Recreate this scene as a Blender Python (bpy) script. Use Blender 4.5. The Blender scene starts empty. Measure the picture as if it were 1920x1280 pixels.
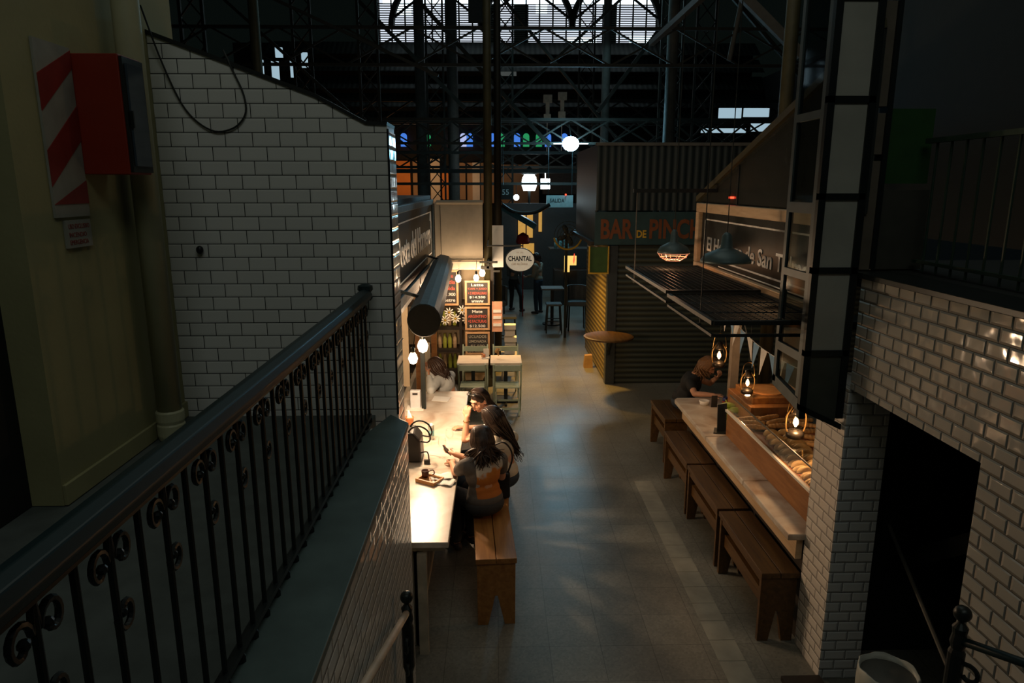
import bpy, bmesh, math, random
from mathutils import Vector, Matrix
random.seed(7)
C = bpy.context.scene.collection
V = Vector
# ------------------------------------------------------------------ camera
cam_d = bpy.data.cameras.new('camera'); cam = bpy.data.objects.new('camera', cam_d); C.objects.link(cam)
PITCH = math.radians(12.48); YAW = math.atan(30/(1310/math.cos(PITCH)))
cam.location = (0, 0, 3.5); cam.rotation_euler = (math.pi/2-PITCH, 0, -YAW)
cam_d.sensor_width = 36; cam_d.lens = 36*1310/1920; cam_d.clip_end = 200; cam_d.clip_start = .05
bpy.context.scene.camera = cam
vs = bpy.context.scene.view_settings
vs.view_transform = 'Standard'; vs.look = 'None'; vs.exposure = 0.0; vs.gamma = 1.0; vs.use_curve_mapping = False
# ------------------------------------------------------------------ world and big lights
w = bpy.data.worlds.new('world'); bpy.context.scene.world = w; w.use_nodes = True
bg = w.node_tree.nodes['Background']; bg.inputs[0].default_value = (.50, .80, .70, 1); bg.inputs[1].default_value = .004

def area(name, loc, target, size, power, color, spread=180):
    l = bpy.data.lights.new(name, 'AREA'); l.shape = 'RECTANGLE'; l.size, l.size_y = size
    l.energy = power; l.color = color; l.spread = math.radians(spread)
    o = bpy.data.objects.new(name, l); C.objects.link(o); o.location = loc
    o.rotation_euler = (V(target)-V(loc)).to_track_quat('-Z', 'Y').to_euler(); return o
def point(name, loc, power, color, r=.03):
    l = bpy.data.lights.new(name, 'POINT'); l.energy = power; l.color = color; l.shadow_soft_size = r
    o = bpy.data.objects.new(name, l); C.objects.link(o); o.location = loc; return o
area('skylight_hall', (1.2, 7.0, 9.5), (1.2, 7.2, 0), (4, 7), 56, (.95, .97, .84))
area('skylight_stair', (.6, -1.5, 8.5), (.2, 4.6, 2.2), (5, 2), 44, (.92, .98, .88))
area('skylight_far', (1.5, 22, 10), (1.2, 18, 0), (6, 8), 90, (.45, .85, .95))

# ------------------------------------------------------------------ materials
def nodes(m):
    m.use_nodes = True; return m.node_tree.nodes, m.node_tree.links
def mat(name, col, rough=.6, metal=0, var=.15, vscale=8, bump=0, bscale=40, spec=.5, emit=None, estr=0, trans=0, ior=1.45, alpha=1, coat=0):
    m = bpy.data.materials.new(name); N, L = nodes(m); b = N['Principled BSDF']
    b.inputs['Roughness'].default_value = rough; b.inputs['Metallic'].default_value = metal
    b.inputs['Specular IOR Level'].default_value = spec; b.inputs['Transmission Weight'].default_value = trans
    b.inputs['IOR'].default_value = ior; b.inputs['Alpha'].default_value = alpha; b.inputs['Coat Weight'].default_value = coat
    tc = N.new('ShaderNodeTexCoord')
    n = N.new('ShaderNodeTexNoise'); n.inputs['Scale'].default_value = vscale; n.inputs['Detail'].default_value = 6
    L.new(tc.outputs['Object'], n.inputs['Vector'])
    r = N.new('ShaderNodeMapRange'); r.inputs[1].default_value = .3; r.inputs[2].default_value = .7
    r.inputs[3].default_value = 1-var; r.inputs[4].default_value = 1+var
    L.new(n.outputs['Fac'], r.inputs[0])
    mx = N.new('ShaderNodeMix'); mx.data_type = 'RGBA'; mx.blend_type = 'MULTIPLY'; mx.inputs['Factor'].default_value = 1
    mx.inputs[6].default_value = (*col, 1); L.new(r.outputs[0], mx.inputs[7]); L.new(mx.outputs[2], b.inputs['Base Color'])
    if bump:
        n2 = N.new('ShaderNodeTexNoise'); n2.inputs['Scale'].default_value = bscale; n2.inputs['Detail'].default_value = 4
        L.new(tc.outputs['Object'], n2.inputs['Vector'])
        bp = N.new('ShaderNodeBump'); bp.inputs['Strength'].default_value = bump; bp.inputs['Distance'].default_value = .01
        L.new(n2.outputs['Fac'], bp.inputs['Height']); L.new(bp.outputs[0], b.inputs['Normal'])
    if emit:
        b.inputs['Emission Color'].default_value = (*emit, 1); b.inputs['Emission Strength'].default_value = estr
    return m
def axvec(N, L, a, b_):
    tc = N.new('ShaderNodeTexCoord'); s = N.new('ShaderNodeSeparateXYZ'); c = N.new('ShaderNodeCombineXYZ')
    L.new(tc.outputs['Object'], s.inputs[0]); L.new(s.outputs[a], c.inputs[0]); L.new(s.outputs[b_], c.inputs[1]); return c.outputs[0], tc
def tile_mat(name, ax, w_=.152, h_=.0775, col=(.72, .73, .70), grout=(.03, .03, .03), rough=.12, tilt=.5, mort=.002):
    m = bpy.data.materials.new(name); N, L = nodes(m); b = N['Principled BSDF']
    v, tc = axvec(N, L, ax, 2)
    def brick(ms, sm):
        k = N.new('ShaderNodeTexBrick'); L.new(v, k.inputs['Vector']); k.offset = .5; k.offset_frequency = 2
        k.inputs['Scale'].default_value = 1; k.inputs['Brick Width'].default_value = w_; k.inputs['Row Height'].default_value = h_
        k.inputs['Mortar Size'].default_value = ms; k.inputs['Mortar Smooth'].default_value = sm; return k
    k = brick(mort, .1); k.inputs['Color1'].default_value = (*col, 1); k.inputs['Color2'].default_value = (*[c*.93 for c in col], 1)
    k.inputs['Mortar'].default_value = (*grout, 1); L.new(k.outputs['Color'], b.inputs['Base Color'])
    k2 = brick(.014, 1.0)
    inv = N.new('ShaderNodeMath'); inv.operation = 'SUBTRACT'; inv.inputs[0].default_value = 1; L.new(k2.outputs['Fac'], inv.inputs[1])
    nz = N.new('ShaderNodeTexNoise'); nz.inputs['Scale'].default_value = 5; L.new(tc.outputs['Object'], nz.inputs['Vector'])
    ad = N.new('ShaderNodeMath'); ad.operation = 'MULTIPLY_ADD'; ad.inputs[1].default_value = .6; L.new(nz.outputs['Fac'], ad.inputs[0]); L.new(inv.outputs[0], ad.inputs[2])
    bp = N.new('ShaderNodeBump'); bp.inputs['Strength'].default_value = tilt; bp.inputs['Distance'].default_value = .014
    L.new(ad.outputs[0], bp.inputs['Height']); L.new(bp.outputs[0], b.inputs['Normal'])
    rr = N.new('ShaderNodeMapRange'); rr.inputs[3].default_value = rough; rr.inputs[4].default_value = .8; L.new(k.outputs['Fac'], rr.inputs[0]); L.new(rr.outputs[0], b.inputs['Roughness'])
    return m
def wood_mat(name, c1, c2, ax=(6, 1, 6), rough=.45, scale=3):
    m = bpy.data.materials.new(name); N, L = nodes(m); b = N['Principled BSDF']
    tc = N.new('ShaderNodeTexCoord'); mp = N.new('ShaderNodeMapping'); mp.inputs['Scale'].default_value = ax; L.new(tc.outputs['Object'], mp.inputs[0])
    n = N.new('ShaderNodeTexNoise'); n.inputs['Scale'].default_value = scale; n.inputs['Detail'].default_value = 8; n.inputs['Distortion'].default_value = .6
    L.new(mp.outputs[0], n.inputs['Vector']); r = N.new('ShaderNodeValToRGB'); r.color_ramp.elements[0].position = .3; r.color_ramp.elements[1].position = .7
    r.color_ramp.elements[0].color = (*c1, 1); r.color_ramp.elements[1].color = (*c2, 1); L.new(n.outputs['Fac'], r.inputs[0]); L.new(r.outputs[0], b.inputs['Base Color'])
    b.inputs['Roughness'].default_value = rough
    bp = N.new('ShaderNodeBump'); bp.inputs['Strength'].default_value = .15; bp.inputs['Distance'].default_value = .004
    L.new(n.outputs['Fac'], bp.inputs['Height']); L.new(bp.outputs[0], b.inputs['Normal']); return m
def wave_mat(name, c1, c2, axis, scale, rough=.6, metal=0, bump=.6, dist=.02):
    m = bpy.data.materials.new(name); N, L = nodes(m); b = N['Principled BSDF']
    tc = N.new('ShaderNodeTexCoord'); wv = N.new('ShaderNodeTexWave'); wv.bands_direction = axis; wv.wave_profile = 'SIN'
    wv.inputs['Scale'].default_value = scale; L.new(tc.outputs['Object'], wv.inputs['Vector'])
    r = N.new('ShaderNodeValToRGB'); r.color_ramp.elements[0].color = (*c1, 1); r.color_ramp.elements[1].color = (*c2, 1)
    L.new(wv.outputs['Fac'], r.inputs[0]); L.new(r.outputs[0], b.inputs['Base Color']); b.inputs['Roughness'].default_value = rough; b.inputs['Metallic'].default_value = metal
    bp = N.new('ShaderNodeBump'); bp.inputs['Strength'].default_value = bump; bp.inputs['Distance'].default_value = dist
    L.new(wv.outputs['Fac'], bp.inputs['Height']); L.new(bp.outputs[0], b.inputs['Normal']); return m
def emis(name, col, s):
    m = bpy.data.materials.new(name); N, L = nodes(m); N.remove(N['Principled BSDF']); e = N.new('ShaderNodeEmission')
    e.inputs[0].default_value = (*col, 1); e.inputs[1].default_value = s; L.new(e.outputs[0], N['Material Output'].inputs[0]); return m
def floor_mat():
    m = bpy.data.materials.new('terrazzo_floor'); N, L = nodes(m); b = N['Principled BSDF']
    v, tc = axvec(N, L, 0, 1)
    k = N.new('ShaderNodeTexBrick'); L.new(v, k.inputs['Vector']); k.offset = 0; k.inputs['Scale'].default_value = 1
    k.inputs['Brick Width'].default_value = .4; k.inputs['Row Height'].default_value = .4; k.inputs['Mortar Size'].default_value = .003
    k.inputs['Color1'].default_value = (.165, .16, .135, 1); k.inputs['Color2'].default_value = (.195, .19, .16, 1); k.inputs['Mortar'].default_value = (.10, .095, .08, 1)
    n = N.new('ShaderNodeTexNoise'); n.inputs['Scale'].default_value = 1.3; n.inputs['Detail'].default_value = 7; L.new(v, n.inputs['Vector'])
    n2 = N.new('ShaderNodeTexVoronoi'); n2.inputs['Scale'].default_value = 60; L.new(v, n2.inputs['Vector'])
    r = N.new('ShaderNodeMapRange'); r.inputs[1].default_value = .3; r.inputs[2].default_value = .7; r.inputs[3].default_value = .72; r.inputs[4].default_value = 1.25; L.new(n.outputs['Fac'], r.inputs[0])
    r2 = N.new('ShaderNodeMapRange'); r2.inputs[2].default_value = 1; r2.inputs[3].default_value = .8; r2.inputs[4].default_value = 1.2; L.new(n2.outputs['Color'], r2.inputs[0])
    mu = N.new('ShaderNodeMath'); mu.operation = 'MULTIPLY'; L.new(r.outputs[0], mu.inputs[0]); L.new(r2.outputs[0], mu.inputs[1])
    mx = N.new('ShaderNodeMix'); mx.data_type = 'RGBA'; mx.blend_type = 'MULTIPLY'; mx.inputs['Factor'].default_value = 1
    L.new(k.outputs['Color'], mx.inputs[6]); L.new(mu.outputs[0], mx.inputs[7]); L.new(mx.outputs[2], b.inputs['Base Color'])
    rr = N.new('ShaderNodeMapRange'); rr.inputs[3].default_value = .25; rr.inputs[4].default_value = .5; L.new(n.outputs['Fac'], rr.inputs[0]); L.new(rr.outputs[0], b.inputs['Roughness'])
    return m
def marble_mat():
    m = bpy.data.materials.new('worn_marble'); N, L = nodes(m); b = N['Principled BSDF']
    tc = N.new('ShaderNodeTexCoord'); n = N.new('ShaderNodeTexNoise'); n.inputs['Scale'].default_value = 2.2; n.inputs['Detail'].default_value = 9; n.inputs['Distortion'].default_value = 1.6
    L.new(tc.outputs['Object'], n.inputs['Vector']); r = N.new('ShaderNodeValToRGB'); e = r.color_ramp.elements
    e[0].position = .28; e[0].color = (.36, .25, .17, 1); e[1].position = .62; e[1].color = (.66, .61, .53, 1)
    x = e.new(.45); x.color = (.55, .46, .37, 1)
    L.new(n.outputs['Fac'], r.inputs[0]); L.new(r.outputs[0], b.inputs['Base Color'])
    rr = N.new('ShaderNodeMapRange'); rr.inputs[3].default_value = .22; rr.inputs[4].default_value = .42; L.new(n.outputs['Fac'], rr.inputs[0]); L.new(rr.outputs[0], b.inputs['Roughness'])
    return m
def glass_mat(name, col=(1, 1, 1), rough=.02, mixv=.86):
    m = bpy.data.materials.new(name); N, L = nodes(m); N.remove(N['Principled BSDF'])
    t = N.new('ShaderNodeBsdfTransparent'); t.inputs[0].default_value = (*col, 1); g = N.new('ShaderNodeBsdfGlossy'); g.inputs['Roughness'].default_value = rough
    g.inputs['Color'].default_value = (.9, .95, .95, 1); lw = N.new('ShaderNodeLayerWeight'); lw.inputs[0].default_value = .5
    pw = N.new('ShaderNodeMath'); pw.operation = 'POWER'; pw.inputs[1].default_value = 4; L.new(lw.outputs['Facing'], pw.inputs[0])
    ma = N.new('ShaderNodeMath'); ma.operation = 'MULTIPLY_ADD'; ma.inputs[1].default_value = .6; ma.inputs[2].default_value = (1-mixv)*.1; L.new(pw.outputs[0], ma.inputs[0])
    x = N.new('ShaderNodeMixShader'); L.new(ma.outputs[0], x.inputs[0]); L.new(t.outputs[0], x.inputs[1]); L.new(g.outputs[0], x.inputs[2]); L.new(x.outputs[0], N['Material Output'].inputs[0]); return m
M = dict(
 floor=floor_mat(), strip=mat('pale_paver', (.28, .27, .22), .55, var=.2, vscale=5), marble=marble_mat(),
 tile_xz=tile_mat('white_tile_front', 0, .1625, .083, tilt=.15, grout=(.008, .012, .012), mort=.0026), tile_yz=tile_mat('white_tile_side', 1, .1625, .083), 
 tile_par=tile_mat('white_tile_parapet', 1, .152, .0775, tilt=.3, rough=.09),
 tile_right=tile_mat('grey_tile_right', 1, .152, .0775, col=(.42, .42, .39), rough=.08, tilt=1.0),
 tile_pf=tile_mat('white_tile_pillar_front_shaded', 0, .152, .0775, col=(.6, .62, .62), rough=.3), tile_ps=tile_mat('white_tile_pillar_side_lit', 1, .152, .0775, col=(.72, .68, .62), rough=.25),  # pillar tile in two tones: shaded front, warmer and lighter lit side
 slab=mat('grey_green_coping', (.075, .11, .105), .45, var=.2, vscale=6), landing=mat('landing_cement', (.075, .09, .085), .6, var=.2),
 cream=mat('cream_plaster', (.27, .26, .13), .7, var=.08, vscale=3, bump=.1), pipe=mat('cream_pipe', (.38, .38, .24), .45, var=.06),
 iron=mat('black_iron', (.012, .017, .017), .38, .3, var=.1), rail=mat('dark_green_rail', (.012, .028, .032), .42, .0, spec=.35, var=.1),
 dark=mat('unlit_void_black', (.005, .008, .007), .8), darkmetal=mat('dark_steel', (.022, .026, .026), .45, .4, var=.2),  # dark: near-black colour stands in for the shade of unlit spaces
 truss=mat('rusty_truss', (.016, .015, .010), .6, .2, var=.3, vscale=2), truss2=mat('olive_column', (.055, .048, .02), .6, .1, var=.2),
 red=mat('red_paint', (.22, .018, .005), .45, var=.06), white=mat('white_paint', (.72, .72, .68), .5, var=.04), striper=mat('stripe_red', (.20, .018, .012), .5), stripew=mat('stripe_white', (.26, .26, .22), .5),
 wood=wood_mat('brown_bench_wood', (.055, .026, .008), (.125, .062, .016), (9, .8, 9)), woodl=wood_mat('light_bench_wood', (.26, .10, .02), (.42, .19, .05), (9, .8, 9)),
 pine=wood_mat('pine_frame', (.50, .33, .18), (.66, .48, .30), (2, 1, 8)), woodc=wood_mat('case_wood', (.22, .085, .02), (.36, .16, .05), (2, 1, 8), .4),
 cwood=mat('pale_board', (.42, .38, .30), .6, var=.2), pale=mat('pale_table_top', (.80, .70, .58), .5, var=.1, vscale=4), sage=mat('sage_green_paint', (.33, .40, .30), .5, var=.06),
 glass=glass_mat('clear_glass'), dglass=glass_mat('smoked_glass', (.55, .60, .60), .05, .8), frost=mat('frosted_glass', (.33, .33, .29), .35, var=.18, vscale=2.2),
 chalk=mat('chalkboard', (.035, .03, .028), .6), chalkw=mat('chalk_white', (.85, .82, .78), .8), chalkr=mat('chalk_red', (.7, .12, .08), .8), frame=wood_mat('board_frame', (.52, .28, .13), (.68, .42, .22), (3, 3, 3)),
 signb=mat('black_sign', (.020, .024, .024), .4, var=.2, spec=.12), signw=mat('sign_white', (.9, .9, .88), .5), canvas=mat('cream_canvas', (.46, .40, .31), .85, var=.08, bump=.2, bscale=200),
 blue=mat('blue_grey_hood', (.055, .085, .105), .5, .1, var=.15), hoodend=mat('hood_end', (.02, .02, .015), .8),
 rollx=wave_mat('roller_shutter_front', (.032, .038, .032), (.095, .10, .07), 'Z', 3.3, .45, .3), cor=wave_mat('corrugated_dark', (.010, .018, .020), (.040, .052, .052), 'X', 2.6, .5, .3),
 rolly=wave_mat('roller_shutter_side_lit', (.12, .09, .03), (.32, .25, .09), 'Z', 3.3, .45, .2), corr=wave_mat('corrugated_roof', (.02, .03, .028), (.06, .075, .065), 'X', 1.2, .6, .2),  # side shutter: yellow lamplight is put into its colour, unlike the dark front
 teal=mat('teal_sign', (.02, .055, .06), .6), orange=mat('orange_letters', (.19, .055, .015), .6), yellow=mat('yellow_paint', (.55, .33, .03), .5), 
 skin=mat('skin', (.60, .31, .19), .5, var=.05), hairb=mat('dark_hair', (.022, .012, .008), .38, var=.3, vscale=60), hairbr=mat('brown_hair', (.16, .075, .025), .45, var=.3, vscale=60), hairm=mat('medium_brown_hair', (.030, .014, .008), .42, var=.3, vscale=60),
 hoodie=mat('pale_hoodie', (.55, .57, .56), .85, bump=.2), creamt=mat('cream_top', (.60, .52, .40), .85, bump=.2), jeans=mat('dark_jeans', (.03, .045, .065), .8), black=mat('black_cloth', (.012, .013, .014), .75), greyt=mat('grey_tee', (.14, .125, .115), .85),
 pant=mat('dark_trousers', (.04, .04, .042), .85), shoe=mat('shoe', (.05, .035, .03), .6), beige=mat('beige_shirt', (.26, .22, .16), .85),
 brass=mat('lamp_brass', (.35, .22, .08), .3, .9), tin=mat('galvanised_lamp', (.07, .11, .115), .45, .3), bulb=emis('warm_bulb', (1, .66, .36), 28), bulbs=emis('soft_warm_bulb', (1, .5, .18), 14), 
 flame=emis('lantern_filament', (1, .52, .2), 9), cage=mat('lamplit_cage', (.75, .45, .32), .4, .3, emit=(1, .35, .18), estr=.35), cool=emis('cool_lamp', (.35, .72, 1.0), 60), coolw=emis('cool_white_lamp', (.8, .95, 1.0), 9), redl=emis('red_led', (1, .05, .02), 4),  # cage: bulb light on the wire guard put in as warm colour and glow
 sky=emis('daylight', (.80, .88, 1.0), 1.0), sky2=emis('daylight_bright', (.75, .93, 1.0), 3.5),
 bread=mat('bread_crust', (.58, .33, .12), .6, var=.35, vscale=25, bump=.3), empan=mat('pastry_dough', (.62, .42, .18), .5, var=.25, vscale=18, bump=.2), tray=mat('red_brown_tray', (.28, .07, .03), .5), green=mat('green_pepper', (.32, .42, .05), .35),
 paper=mat('white_paper', (.85, .83, .78), .7, var=.03), cup=mat('brown_cup', (.09, .03, .018), .35), traym=wood_mat('tray_wood', (.52, .22, .06), (.68, .34, .12), (3, 3, 3)), leather=mat('black_leather', (.012, .012, .012), .45),
 canb=mat('blue_can', (.03, .04, .14), .3, .6), cans=mat('pale_can', (.55, .58, .52), .3, .5), label=mat('can_label', (.18, .42, .44), .5), clay=mat('terracotta', (.55, .20, .08), .7), beigep=mat('beige_post', (.46, .36, .26), .6),
 bluef=mat('flag_blue', (.20, .36, .55), .8), whitef=mat('flag_white', (.75, .72, .66), .8), bag=mat('bin_liner', (.42, .43, .38), .4, var=.1), kin=mat('kiosk_cream', (.62, .50, .34), .7, var=.06), bottle=mat('olive_bottle', (.45, .5, .08), .2, var=.2), shelf=mat('dark_shelf', (.03, .022, .016), .6),
 owall=mat('orange_far_wall', (.75, .30, .09), .8, var=.2, vscale=.6), fwall=mat('tan_far_wall', (.40, .29, .19), .8, var=.2, vscale=.6), dgreen=mat('green_banner', (.012, .06, .01), .7), cable=mat('cable_rubber', (.012, .015, .014), .6), gcol=mat('grey_column', (.10, .097, .085), .6, var=.15),
 stone=mat('stained_blue', (.03, .1, .5), .3, emit=(.08, .28, 1), estr=.7), stong=mat('stained_green', (.02, .3, .1), .3, emit=(.05, .7, .25), estr=.35), stonp=mat('stained_pale', (.4, .45, .7), .3, emit=(.5, .6, 1), estr=.8),
 pink=mat('pink_box', (.75, .38, .24), .6), ltin=mat('lantern_tin', (.03, .025, .02), .35, .6), flower=mat('dried_flower', (.45, .27, .10), .8), petal=mat('white_petal', (.9, .86, .78), .6), redc=mat('red_fabric', (.30, .02, .015), .8),
 screen=mat('lit_poster', (.8, .6, .2), .5, emit=(1, .62, .15), estr=1.0), grn=mat('poster_green', (.04, .09, .02), .7), seatg=mat('grey_upholstery', (.11, .12, .12), .8), tealaw=mat('teal_awning', (.02, .10, .14), .6))

# ------------------------------------------------------------------ mesh building
class MB:
    def __init__(s): s.v = []; s.f = []
    def add(s, vs_, fs):
        k = len(s.v); s.v += [V(p) for p in vs_]; s.f += [tuple(i+k for i in f) for f in fs]; return s
    def box(s, x0, x1, y0, y1, z0, z1):
        x0, x1 = sorted((x0, x1)); y0, y1 = sorted((y0, y1)); z0, z1 = sorted((z0, z1))
        return s.add([(x, y, z) for z in (z0, z1) for y in (y0, y1) for x in (x0, x1)], [(0, 2, 3, 1), (4, 5, 7, 6), (0, 1, 5, 4), (2, 6, 7, 3), (0, 4, 6, 2), (1, 3, 7, 5)])
    def prism(s, poly, d):
        n = len(poly); d = V(d); P = [V(p) for p in poly]
        nrm = sum(((P[i]-P[0]).cross(P[(i+1) % n]-P[0]) for i in range(1, n)), V())
        if nrm.dot(d) > 0: P.reverse()
        return s.add(P+[p+d for p in P], [tuple(range(n)), tuple(range(2*n-1, n-1, -1))]+[(i, i+n, (i+1) % n+n, (i+1) % n) for i in range(n)])
    def bar(s, a, b, w_, h_, up=(0, 0, 1)):
        a, b = V(a), V(b); d = (b-a).normalized(); u = V(up)
        if abs(d.dot(u)) > .98: u = V((0, 1, 0))
        x = d.cross(u).normalized()*w_/2; z = x.cross(d).normalized()*h_/2
        return s.prism([a-x-z, a+x-z, a+x+z, a-x+z], b-a)
    def ring(s, c, u, v_, r, n): return [c+u*math.cos(2*math.pi*i/n)*r+v_*math.sin(2*math.pi*i/n)*r for i in range(n)]
    def cone(s, a, b, r0, r1, n=14, cap=True):
        a, b = V(a), V(b); d = (b-a).normalized(); u = d.orthogonal().normalized(); v_ = d.cross(u)
        return s.add(s.ring(a, u, v_, r0, n)+s.ring(b, u, v_, r1, n), [(i, (i+1) % n, (i+1) % n+n, i+n) for i in range(n)]+([tuple(range(n-1, -1, -1)), tuple(range(n, 2*n))] if cap else []))
    def tube(s, pts, r, n=8, closed=False):
        P = [V(p) for p in pts]; m = len(P); R = r if isinstance(r, (list, tuple)) else [r]*m
        vs_ = []; u = None
        for i, p in enumerate(P):
            a = P[i-1] if (i or closed) else P[0]; b = P[(i+1) % m] if (i < m-1 or closed) else P[-1]
            d = (b-a).normalized() if (b-a).length > 1e-9 else V((0, 0, 1))
            u = d.orthogonal().normalized() if u is None else (u-d*u.dot(d)).normalized()
            vs_ += s.ring(p, u, d.cross(u), R[i], n)
        fs = []
        for i in range(m if closed else m-1):
            a = i*n; b = ((i+1) % m)*n
            fs += [(a+j, a+(j+1) % n, b+(j+1) % n, b+j) for j in range(n)]
        if not closed: fs += [tuple(range(n-1, -1, -1)), tuple(range((m-1)*n, m*n))]
        return s.add(vs_, fs)
    def lathe(s, c, prof, n=20, ax=(0, 0, 1)):
        c = V(c); ax = V(ax).normalized(); u = ax.orthogonal().normalized(); v_ = ax.cross(u); vs_ = []
        for r, h in prof: vs_ += s.ring(c+ax*h, u, v_, max(r, .0005), n)
        m = len(prof); fs = [(i*n+j, i*n+(j+1) % n, (i+1)*n+(j+1) % n, (i+1)*n+j) for i in range(m-1) for j in range(n)]
        return s.add(vs_, fs+[tuple(range(n-1, -1, -1)), tuple(range((m-1)*n, m*n))])
    def ell(s, c, rx, ry=None, rz=None, n=14, rot=None):
        ry = ry or rx; rz = rz or rx; c = V(c); m = n//2+1; vs_ = []
        for i in range(m+1):
            t = math.pi*i/m
            for j in range(n):
                p = V((math.sin(t)*math.cos(2*math.pi*j/n)*rx, math.sin(t)*math.sin(2*math.pi*j/n)*ry, math.cos(t)*rz))
                if i in (0, m): p = V((0, 0, rz if i == 0 else -rz))+V((math.cos(2*math.pi*j/n), math.sin(2*math.pi*j/n), 0))*1e-4
                vs_.append(c+(rot @ p if rot else p))
        return s.add(vs_, [(i*n+j, (i+1)*n+j, (i+1)*n+(j+1) % n, i*n+(j+1) % n) for i in range(m) for j in range(n)])
    def cap(s, a, b, r0, r1, n=12):
        a, b = V(a), V(b); s.ell(a, r0, n=n); s.ell(b, r1, n=n); return s.cone(a, b, r0, r1, n)
    def build(s, name, m, parent=None, smooth=False, bevel=0, remesh=0, sm=3):
        off = V(parent.get('_o', (0, 0, 0))) if parent else V(s.o) if hasattr(s, 'o') else V((0, 0, 0))
        me = bpy.data.meshes.new(name); me.from_pydata([p-off for p in s.v], [], s.f)
        bm = bmesh.new(); bm.from_mesh(me); bmesh.ops.recalc_face_normals(bm, faces=bm.faces); bm.to_mesh(me); bm.free()
        me.materials.append(m); o = bpy.data.objects.new(name, me); C.objects.link(o)
        if smooth or remesh: me.polygons.foreach_set('use_smooth', [True]*len(me.polygons))
        if parent: o.parent = parent; o['_o'] = tuple(off)
        else: o.location = off; o['_o'] = tuple(off)
        if bevel:
            b = o.modifiers.new('bevel', 'BEVEL'); b.width = bevel; b.segments = 2; b.limit_method = 'ANGLE'
        if remesh:
            r = o.modifiers.new('remesh', 'REMESH'); r.mode = 'VOXEL'; r.voxel_size = remesh; r.use_smooth_shade = True
            q = o.modifiers.new('smooth', 'SMOOTH'); q.factor = .5; q.iterations = sm
        return o
def root(name, label, cat, loc=(0, 0, 0), group=None):
    o = bpy.data.objects.new(name, None); C.objects.link(o); o.location = loc; o['_o'] = tuple(loc); o.empty_display_size = .05
    return tag(o, label, cat, group)
def tag(o, label, cat, group=None):
    o['label'] = label; o['category'] = cat
    if group: o['group'] = group
    return o
def single(name, mb, m, label, cat, group=None, at=None, **k):
    if at is None:
        n = len(mb.v); at = (sum(p.x for p in mb.v)/n, sum(p.y for p in mb.v)/n, min(p.z for p in mb.v))
    mb.o = at; return tag(mb.build(name, m, None, **k), label, cat, group)
def struct(name, mb, m, **k):
    o = mb.build(name, m, None, **k); o['kind'] = 'structure'; return o
def dup(r, delta, label=None, group=None, rotz=None):
    c = r.copy(); C.objects.link(c); c.location = V(r.location)+V(delta)
    if rotz is not None: c.rotation_euler = (0, 0, rotz)
    if label: c['label'] = label
    if group: c['group'] = group
    for ch in list(r.children):
        d = ch.copy(); C.objects.link(d); d.parent = c
        for g in list(ch.children):
            e = g.copy(); C.objects.link(e); e.parent = d
    return c
def text(s, name, m, parent, origin, ux, uz, width, height, depth=.004, bold=0.0, shear=0, font_space=1):
    cu = bpy.data.curves.new('t', 'FONT'); cu.body = s; cu.extrude = .01; cu.offset = bold; cu.align_x = 'LEFT'; cu.shear = shear; cu.space_character = font_space; cu.resolution_u = 3
    ob = bpy.data.objects.new('t', cu); C.objects.link(ob); dg = bpy.context.evaluated_depsgraph_get()
    me = bpy.data.meshes.new_from_object(ob.evaluated_get(dg)); bpy.data.objects.remove(ob)
    xs = [v.co.x for v in me.vertices]; ys = [v.co.y for v in me.vertices]; x0, x1, y0, y1 = min(xs), max(xs), min(ys), max(ys)
    ux, uz = V(ux).normalized(), V(uz).normalized(); n = ux.cross(uz); O = V(origin); off = V(parent.get('_o', (0, 0, 0)))
    for v in me.vertices:
        a = (v.co.x-x0)/(x1-x0)*width; b = (v.co.y-y0)/(y1-y0)*height; c = (depth if v.co.z > 0 else 0)
        v.co = O+ux*a+uz*b+n*c-off
    me.materials.clear(); me.materials.append(m); o = bpy.data.objects.new(name, me); C.objects.link(o); o.parent = parent; o['_o'] = tuple(off); return o

# ================================================================== SETTING
struct('floor', MB().box(-9, 12, 1, 45, -.1, 0), M['floor'])
LZ = 2.04
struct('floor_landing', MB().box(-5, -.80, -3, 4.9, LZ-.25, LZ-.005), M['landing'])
# parapet with tiled hall side and coping
struct('wall_parapet', MB().box(-.80, -.568, -3, 4.22, 0, LZ-.035), M['tile_par'])
struct('trim_coping', MB().prism([(-.83, -3, LZ-.035), (-.562, -3, LZ-.035), (-.562, 4.23, LZ-.035), (-.70, 4.40, LZ-.035), (-.83, 3.9, LZ-.035)], (0, 0, .035)), M['slab'], bevel=.004)
# tall tiled wall with sloping top
TW = 4.40
poly = [(-.655, TW, 0), (-.655, TW, 3.86), (-.78, TW, 3.865), (-1.08, TW, 4.02), (-2.12, TW, 4.40), (-2.12, TW, 0)]
struct('wall_left', MB().prism(poly, (0, .30, 0)), M['tile_xz'])
struct('trim_1', MB().prism([(-.655, TW-.012, 3.86), (-.78, TW-.012, 3.865), (-1.08, TW-.012, 4.02), (-2.12, TW-.012, 4.40), (-2.12, TW-.012, 4.425), (-1.08, TW-.012, 4.045), (-.78, TW-.012, 3.885), (-.65, TW-.012, 3.88)], (0, .325, 0)), M['darkmetal'])
struct('wall_return', MB().box(-.655, -.648, TW+.004, 4.70, 0, 3.83), M['tile_yz'])
struct('trim_2', MB().box(-.6575, -.645, TW-.003, TW+.004, LZ, 3.84), M['darkmetal'])
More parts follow.
